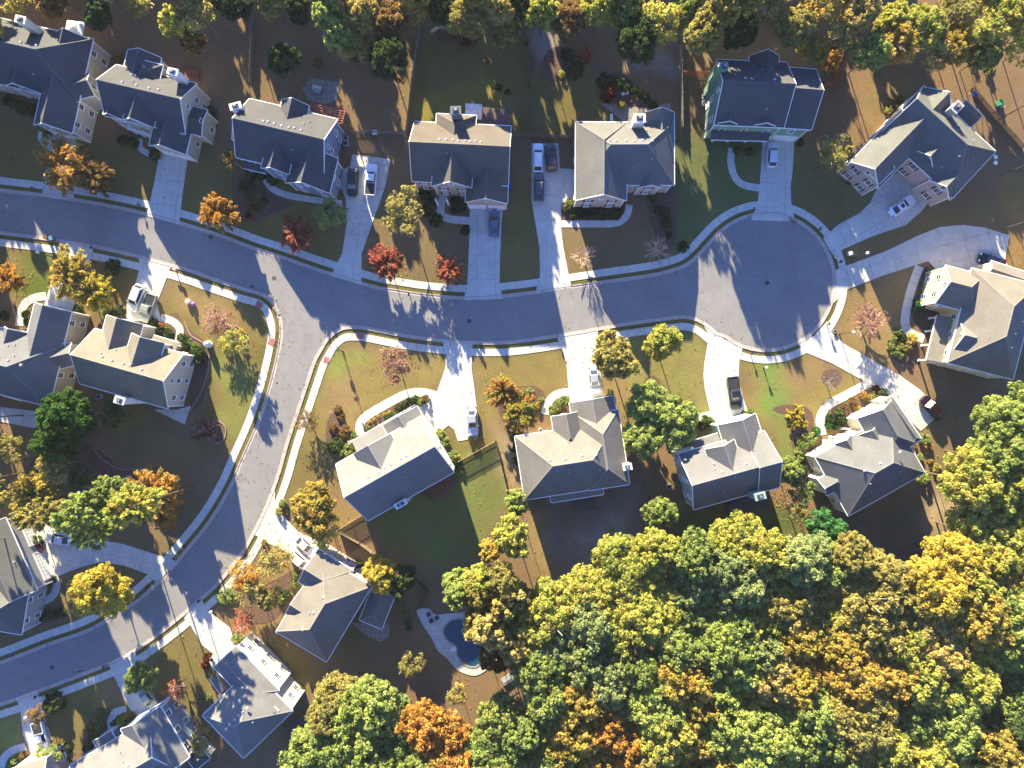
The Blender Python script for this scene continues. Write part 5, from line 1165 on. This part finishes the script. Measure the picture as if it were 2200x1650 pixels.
        part(r,'board_gap',m,DARK)
        if rail:
            for i in range(len(q)):
                a=q[i];b=q[(i+1)%len(q)]; m=MB(); m.beam(a+Vector((0,0,z+.95)),b+Vector((0,0,z+.95)),.08,.06)
                nn=max(2,int((b-a).length/.4))
                for k in range(nn): p=a.lerp(b,k/nn); m.beam(p+Vector((0,0,z)),p+Vector((0,0,z+.93)),.04,.04)
                part(r,'railing',m,mat)
        for p in q: m=MB(); m.box((p.x,p.y,z/2-.1),(.16,.16,z-.2 if z>.4 else .1)); part(r,'post',m,mat)
        return r,c,q
    deck([(1036,230),(1096,234),(1095,272),(1035,268)],1.6,'brown deck with railing behind the brick house',plain('deck_brown',(.13,.085,.075),.8,var=.25,scale=3))
    deck([(905,1055),(965,1012),(978,1036),(972,1046),(925,1075)],1.4,'dark red deck below the pale gabled house',DECKW)
    deck([(1225,1070),(1276,1062),(1281,1090),(1230,1098)],1.8,'dark screened deck below the tan hip-roofed house',plain('deck_dark',(.09,.075,.07),.8,var=.2))
    deck([(1560,1080),(1640,1060),(1648,1088),(1566,1104)],1.6,'dark deck with railing below the teal house',plain('deck_dark',(.09,.075,.07),.8,var=.2))
    deck([(610,1565),(650,1535),(662,1570),(625,1598)],.6,'dark deck at the lower corner of the cream-walled house',plain('deck_dark',(.09,.075,.07),.8,var=.2))
    deck([(392,140),(428,150),(424,172),(400,170)],.6,'small reddish deck behind the white-porch house',DECKW,False)
    # slatted entry steps of corner house
    deck([(342,722),(375,731),(372,748),(338,739)],.5,'cream slatted entry landing of the corner house',plain('slat_cream',(.62,.54,.38),.7,var=.1),False)
    # pergola
    r=tag(link('pergola',None,None,tuple(P(705,238,0))),'red timber pergola behind the blue-grey house','pergola'); c=P(705,238,0)
    m=MB(); A,B,Cc=P(668,222,2.9)-c,P(742,240,2.9)-c,P(662,245,2.9)-c
    u=B-A; v=Cc-A
    for k in range(6): m.beam(A+v*k/5*1.1,A+v*k/5*1.1+u,.08,.14)
    part(r,'beam',m,plain('red_timber',(.42,.14,.09),.7,var=.15))
    m=MB()
    for k in range(9): m.beam(A+u*k/8+Vector((0,0,.13)),A+u*k/8+v*1.1+Vector((0,0,.13)),.06,.12)
    part(r,'rafter',m,plain('red_timber',(.42,.14,.09),.7,var=.15))
    for q in (A,B,Cc,B+v): m=MB(); m.cyl((q.x,q.y,0),(q.x,q.y,2.9),.09,.09,8); part(r,'post',m,plain('red_timber',(.42,.14,.09),.7,var=.15))
    # white beam porch of house 2
    m=MB(); c=P(298,283,0); r=tag(link('pergola',None,None,tuple(c)),'white beam porch frame in front of the slate house','pergola')
    a,b,e2=P(275,274,3)-c,P(325,292,3)-c,P(281,260,3)-c
    m.beam(a,b,.3,.25); m.beam(a,e2,.3,.25); part(r,'beam',m,WHITE)
    for k in range(4): q=a.lerp(b,k/3); m=MB(); m.box((q.x,q.y,1.45),(.22,.22,2.9)); part(r,'post',m,WHITE)
    # patios
    for pts,lab in [([(668,168),(732,178),(722,215),(700,225),(660,214),(650,190)],'stone patio behind the blue-grey house'),([(770-15,1338),(838,1340),(836,1368),(818,1379),(800,1372),(780,1360)],'curved stone patio below the skylight house'),([(1290,222),(1380,232),(1440,222),(1445,245),(1400,262),(1340,262)],'stone patio behind the bay-windowed house'),([(-20,872),(84,884),(76,920),(-20,902)],'pale patio below the steep-winged house'),([(2018,196),(2045,215),(2050,236),(2030,228)],'small patio behind the diagonal house')]:
        sheet('patio',pts,.07,CONC if 'pale' in lab else PATIO,lab,kind='structure')
    sheet('patio',[(330,880),(397,912),(410,880),(404,845),(372,890)][:2]+[(410,872),(380,880)],.06,CONC,'concrete slab beside the corner house wall',kind='structure')
    # pool
    z=lambda L:[(800+a/4.125,1150+b/4.125) for a,b in L]
    sheet('pool_deck',smooth(z([(395,660),(430,760),(530,920),(580,1020),(660,1090),(740,1180),(820,1225),(930,1240),(1060,1150),(1120,1050),(1100,820),(900,690),(700,690),(560,700),(500,650)]),4,True),.08,WALK,'pale concrete deck around the swimming pool',kind='structure')
    pool=smooth(z([(760,738),(680,765),(632,830),(640,890),(680,940),(745,985),(755,1060),(800,1130),(870,1165),(935,1155),(985,1080),(985,960),(930,850),(850,760)]),4,True)
    wm,nt,b=newmat('pool_water'); b.inputs['Base Color'].default_value=(.01,.06,.10,1); b.inputs['Roughness'].default_value=.08; MATS['w']=wm
    n=N(nt,'ShaderNodeTexNoise'); n.inputs['Scale'].default_value=3; bp=N(nt,'ShaderNodeBump'); bp.inputs['Strength'].default_value=.15; nt.links.new(n.outputs['Fac'],bp.inputs['Height']); nt.links.new(bp.outputs[0],b.inputs['Normal'])
    r=tag(sheet('swimming_pool',pool,.10,wm,thick=.08),'kidney-shaped dark blue swimming pool beside the wood','swimming pool')
    cm=MB(); w=[P(*p,.0) for p in pool]
    for i in range(len(w)): cm.beam(w[i]+Vector((0,0,.12)),w[(i+1)%len(w)]+Vector((0,0,.12)),.28,.06)
    link('coping',cm.mesh('coping',KERB),r)
    def box_thing(nm,lab,cat,px,py,sz,mat,rz=0,z=0,legs=True):
        r=thing(nm,lab,cat,px,py,z,rz); m=MB(); m.box((0,0,sz[2]-.04),(sz[0],sz[1],.08)); part(r,'top',m,mat)
        m=MB()
        for x in(-1,1):
            for y in(-1,1): m.box((x*(sz[0]/2-.06),y*(sz[1]/2-.06),(sz[2]-.08)/2),(.06,.06,sz[2]-.08))
        part(r,'leg_frame',m,DARK); return r
    box_thing('diving_board','small white diving platform at the pool edge','diving board',975,1393,(.9,.7,.45),WHITE,.3)
    dm=plain('chair_dark',(.07,.075,.09),.7,var=.1)
    for i,(px,py,w) in enumerate([(928,1331,'lower'),(940,1325,'right'),(922,1318,'upper')]):
        r=box_thing('lounge_chair','dark lounge chair by the pool, %s one of three'%w,'chair',px,py,(.6,.7,.4),dm,.5,.08); m=MB(); m.box((-.28,0,.6),(.08,.6,.5)); part(r,'backrest',m,dm)
    # yard play set, playhouse, trampoline, decorations
    r=thing('play_set','grey play tower with slide at the top of a back yard','play set',966,62,0,.05,None); m=MB(); m.hexa([(-1.4,-1,2.4),(1.4,-1,2.4),(1.4,1,2.4),(-1.4,1,2.4)],[(-1.4,-.05,3.2),(1.4,-.05,3.2),(1.4,.05,3.2),(-1.4,.05,3.2)]); part(r,'roof',m,plain('play_grey',(.28,.27,.32),.7))
    for x in(-1.3,1.3):
        for y in(-.9,.9): m=MB(); m.box((x,y,1.2),(.12,.12,2.4)); part(r,'post',m,FENCEW)
    m=MB(); m.box((0,0,1.2),(2.6,1.8,.1)); part(r,'floor',m,FENCEW); m=MB(); m.beam((-1.4,0,1.25),(-3.2,-.4,.1),.6,.08); part(r,'slide',m,plain('slide_yellow',(.5,.48,.25),.4,var=0))
    sheet('play_pit',[(938,45),(988,45),(988,88),(938,88)],.03,MULCH,None,kind='structure')
    box_thing('garden_table','small grey table with a white object near the fence corner','table',1110,74,(1.3,1.1,.7),plain('play_grey',(.28,.27,.32),.7))
    box_thing('utility_box','small white box on the lawn left of the brick house','box',806,287,(.8,.8,.6),WHITE)
    box_thing('patio_table','pale slatted table on the stone patio','table',683,192,(1.6,.8,.7),plain('slat_cream',(.62,.54,.38),.7,var=.1),-.2); box_thing('grill','dark grill with white lid on the stone patio','grill',684,200,(1.3,.7,1.0),STEEL,-.2)
    for px,py,w in [(1338,228,'left'),(1346,226,'middle')]: box_thing('garden_chair','white garden chair behind the bay-windowed house, %s'%w,'chair',px,py-24,(.5,.5,.5),WHITE)
    box_thing('garden_bench','pale garden bench behind the bay-windowed house','bench',1313,255,(.5,1.3,.5),WHITE); 
    r=thing('green_tent','small green and white play tent in the right back yard','tent',2146,224); m=MB(); m.hexa([(-.7,-.5,0),(.7,-.5,0),(.7,.5,0),(-.7,.5,0)],[(-.1,-.45,1.1),(.1,-.45,1.1),(.1,.45,1.1),(-.1,.45,1.1)]); part(r,'fabric',m,plain('tent_green',(.03,.16,.08),.6,var=0)); m=MB(); m.box((.45,-.55,.3),(.5,.1,.5)); part(r,'flap',m,WHITE)
    r=thing('paddling_pool','small round blue tub behind the diagonal house','tub',2093,203); m=MB(); m.cyl((0,0,0),(0,0,.35),.42,.5,16); part(r,'tub',m,BL)
    r=thing('inflatable_decoration','white and purple inflatable decoration on the lawn','decoration',410,650,0,-.3)
    for nm,x,y,s,mt in [('body',-.35,0,.45,WHITE),('head',.1,.1,.3,WHITE),('base',.6,-.15,.4,plain('inflate_purple',(.30,.12,.40),.5,var=0))]:
        bm=bmesh.new(); bmesh.ops.create_icosphere(bm,subdivisions=2,radius=s); me=bpy.data.meshes.new(nm); bm.to_mesh(me); bm.free(); me.materials.append(mt); me.shade_smooth(); link(nm,me,r,(x,y,s*.9 if nm!='head' else 1.0))
    # white ghost-like cover at bed end
    r=thing('shrub_cover','white cloth cover over a plant at the end of the garden edging','cover',450,740); m=MB(); m.cyl((0,0,0),(0,0,1.2),.62,.5,9); m.cyl((0,0,1.2),(0,0,1.9),.5,.12,9); m.cyl((.35,.2,.9),(.45,.25,1.5),.3,.1,7); part(r,'cloth',m,WHITE)
    r=thing('utility_pot','round grey utility pot beside a street lamp at the right','pot',1792,712); m=MB(); m.cyl((0,0,0),(0,0,.5),.28,.36,14); part(r,'rim',m,STEEL); m=MB(); m.cyl((0,0,.5),(0,0,.52),.24,.24,14); part(r,'soil',m,DARK)
    r=thing('utility_cabinet','pale utility cabinet on the grass strip between the right driveways','cabinet',1823,546,0,.25); m=MB(); m.box((0,0,.35),(.75,.6,.7)); part(r,'housing',m,plain('ac_grey',(.30,.31,.32),.5,var=0)); m=MB(); m.box((0,0,.72),(.8,.65,.05)); part(r,'lid',m,WHITE)
    r=thing('cardboard_sign','small sign casting a shadow on the bright driveway corner','sign',1784,722); m=MB(); m.box((0,0,.45),(.05,.05,.9)); part(r,'post',m,DARK); m=MB(); m.box((0,0,.8),(.5,.04,.4)); part(r,'panel',m,WHITE)
    # ball in road
    r=thing('ball','small pink and red ball lying in the street','ball',975,697,.02); bm=bmesh.new(); bmesh.ops.create_icosphere(bm,subdivisions=3,radius=.27); me=bpy.data.meshes.new('ball'); bm.to_mesh(me); bm.free(); me.materials.append(plain('ball_pink',(.6,.2,.28),.4,var=.5,scale=5)); me.shade_smooth(); link('shell',me,r,(0,0,.27))
    # white structures near pool / wood
    r=thing('scrap_trailer','jumble of pale metal frames at the wood edge','trailer',1090,1455,0,.6); m=MB(); m.box((0,0,.5),(2.0,1.1,.1)); part(r,'bed',m,plain('ac_grey',(.30,.31,.32),.5,var=0)); m=MB(); m.beam((-1,-.55,.9),(1,-.55,.9),.08,.08); m.beam((-1,.55,.9),(1,.55,.9),.08,.08); m.beam((-1,-.55,.55),(-1,-.55,.9),.08,.08); m.beam((1,.55,.55),(1,.55,.9),.08,.08); m.beam((1,0,.5),(2.2,0,.3),.1,.1); part(r,'rail',m,STEEL)
    for s in(-1,1): m=MB(); m.cyl((0,s*.6,.25),(0,s*.7,.25),.25,.25,12); part(r,'wheel',m,RUB)
    # fences
    def fence(pts,h,label,mat,closed=False,step=2.4):
        w=[P(x,y,0) for x,y in pts]; c=sum(w,Vector())/len(w); r=tag(link('fence',None,None,(c.x,c.y,0)),label,'fence')
        for a,b in zip(w,w[1:]):
            a=a-c;b=b-c; m=MB(); d=b-a; n=max(1,int(d.length/.16))
            for zz in (.3,h-.25): m.beam(a+Vector((0,0,zz)),b+Vector((0,0,zz)),.05,.09)
            for k in range(n):
                p=a+d*(k+.5)/n; hh=h*(1+.02*math.sin(k*3.1)); m.box((p.x,p.y,hh/2),(.11,.025,hh),math.atan2(d.y,d.x))
            part(r,'panel',m,mat); nn=max(1,int(d.length/step))
            for k in range(nn+1):
                p=a+d*k/nn; m=MB(); m.box((p.x,p.y,h/2+.06),(.13,.13,h+.12)); part(r,'post',m,mat)
        return r
    FENG=plain('fence_grey',(.19,.175,.16),.85,var=.25)
    fence([(1134,22),(1134,295)],1.7,'long weathered picket fence between two top back yards',FENG); fence([(1134,295),(1236,297)],1.6,'short fence running from the long fence to the bay-windowed house',FENCEW); fence([(1098,293),(1133,294)],1.6,'short fence stub beside the brick house',FENCEW)
    fence([(903,60),(886,180),(874,287)],1.7,'slanting picket fence left of the brick house yard',FENG); fence([(760,287),(872,288)],1.4,'low fence below the shady left back yard',FENG)
    fence([(1460,105),(1463,278)],1.8,'tall fence left of the green house yard',FENG); fence([(1465,163),(1517,163)],1.8,'cedar fence left of the green house',FENCEO); fence([(1762,186),(1786,186),(1803,118)],1.8,'bright cedar fence behind the green house, right side',FENCEO)
    fence([(1000-14,990),(1065,947),(1090,1052)],1.3,'thin fence around the lawn of the pale gabled house',FENCEW); fence([(1088,1052),(1124,1048)],1.3,'fence stub closing the sandy strip',FENCEW)
    fence([(728,1137),(782,1104)],1.5,'fence running to the corner of the pale gabled house',FENCEW); fence([(729,1139),(775,1165),(825,1202)],1.5,'wooden fence beside the golden tree and shady yard',FENCEW)
    fence([(884,1232),(921,1268),(894,1312)],1.3,'black fence at the pool entrance',DARK); fence([(1386,1040),(1391,1092)],1.4,'short fence between the tan and teal houses',FENCEW)
    fence([(2085,190),(2130,245),(2195,318)],1.0,'low timber wall behind the diagonal house',FENCEW)
    fence([(541,180),(546,30)],1.4,'faint wire-like fence between top left yards',FENG)
    # brick edging rings
    def edging(pts,label,closed=True):
        w=[P(x,y,0) for x,y in smooth(pts,5,closed)]; m=MB(); n=len(w)
        for i in range(n if closed else n-1): m.beam(w[i]+Vector((0,0,.06)),w[(i+1)%n]+Vector((0,0,.06)),.2,.14)
        tag(link('brick_edging',m.mesh('brick_edging',plain('edging',(.26,.17,.14),.85,var=.3,scale=6))),label,'edging')
    edging([(500,700),(527,715),(530,740),(505,748),(482,725)],'brick edging ring around the stone garden'); edging([(455,910),(470,905),(485,920),(480,945),(462,950)],'brick edging ring around the weeping tree')
    edging([(200,962),(225,990),(262,1008),(320,1008),(355,1030),(368,1080),(358,1125),(332,1133)],'long curved brick edging around the pine bed',False); edging([(398,690),(410,720),(440,740),(450,770),(438,830),(410,880)],'winding edging beside the corner house',False)
    # fallen log / pale trunks in wood
    for i,(x,y,a,l) in enumerate([(1175,1365,.5,2.4),(1645,1235,.9,3.),(1860,1265,-1.4,2.6)]):
        p=P(x,y,13); m=MB(); m.cyl((0,0,-9),(math.cos(a)*l,math.sin(a)*l,3.2),.12,.05,6); m.cyl((math.cos(a)*l*.6,math.sin(a)*l*.6,-.5),(math.cos(a+1)*l*.8,math.sin(a+1)*l*.8,2.4),.07,.03,5); m.cyl((0,0,-13),(0,0,-9),.16,.12,6)
        o=link('dead_tree',m.mesh('dead_tree',plain('dead_wood',(.4,.37,.33),.9)),None,(p.x,p.y,13)); tag(o,'pale dead branching trunk in the wood, %s of three'%['leftmost','middle','rightmost'][i],'tree')

RL=roads(); haze(); ground(RL); driveways(); beds(); houses(); vehicles(); props(); vegetation()
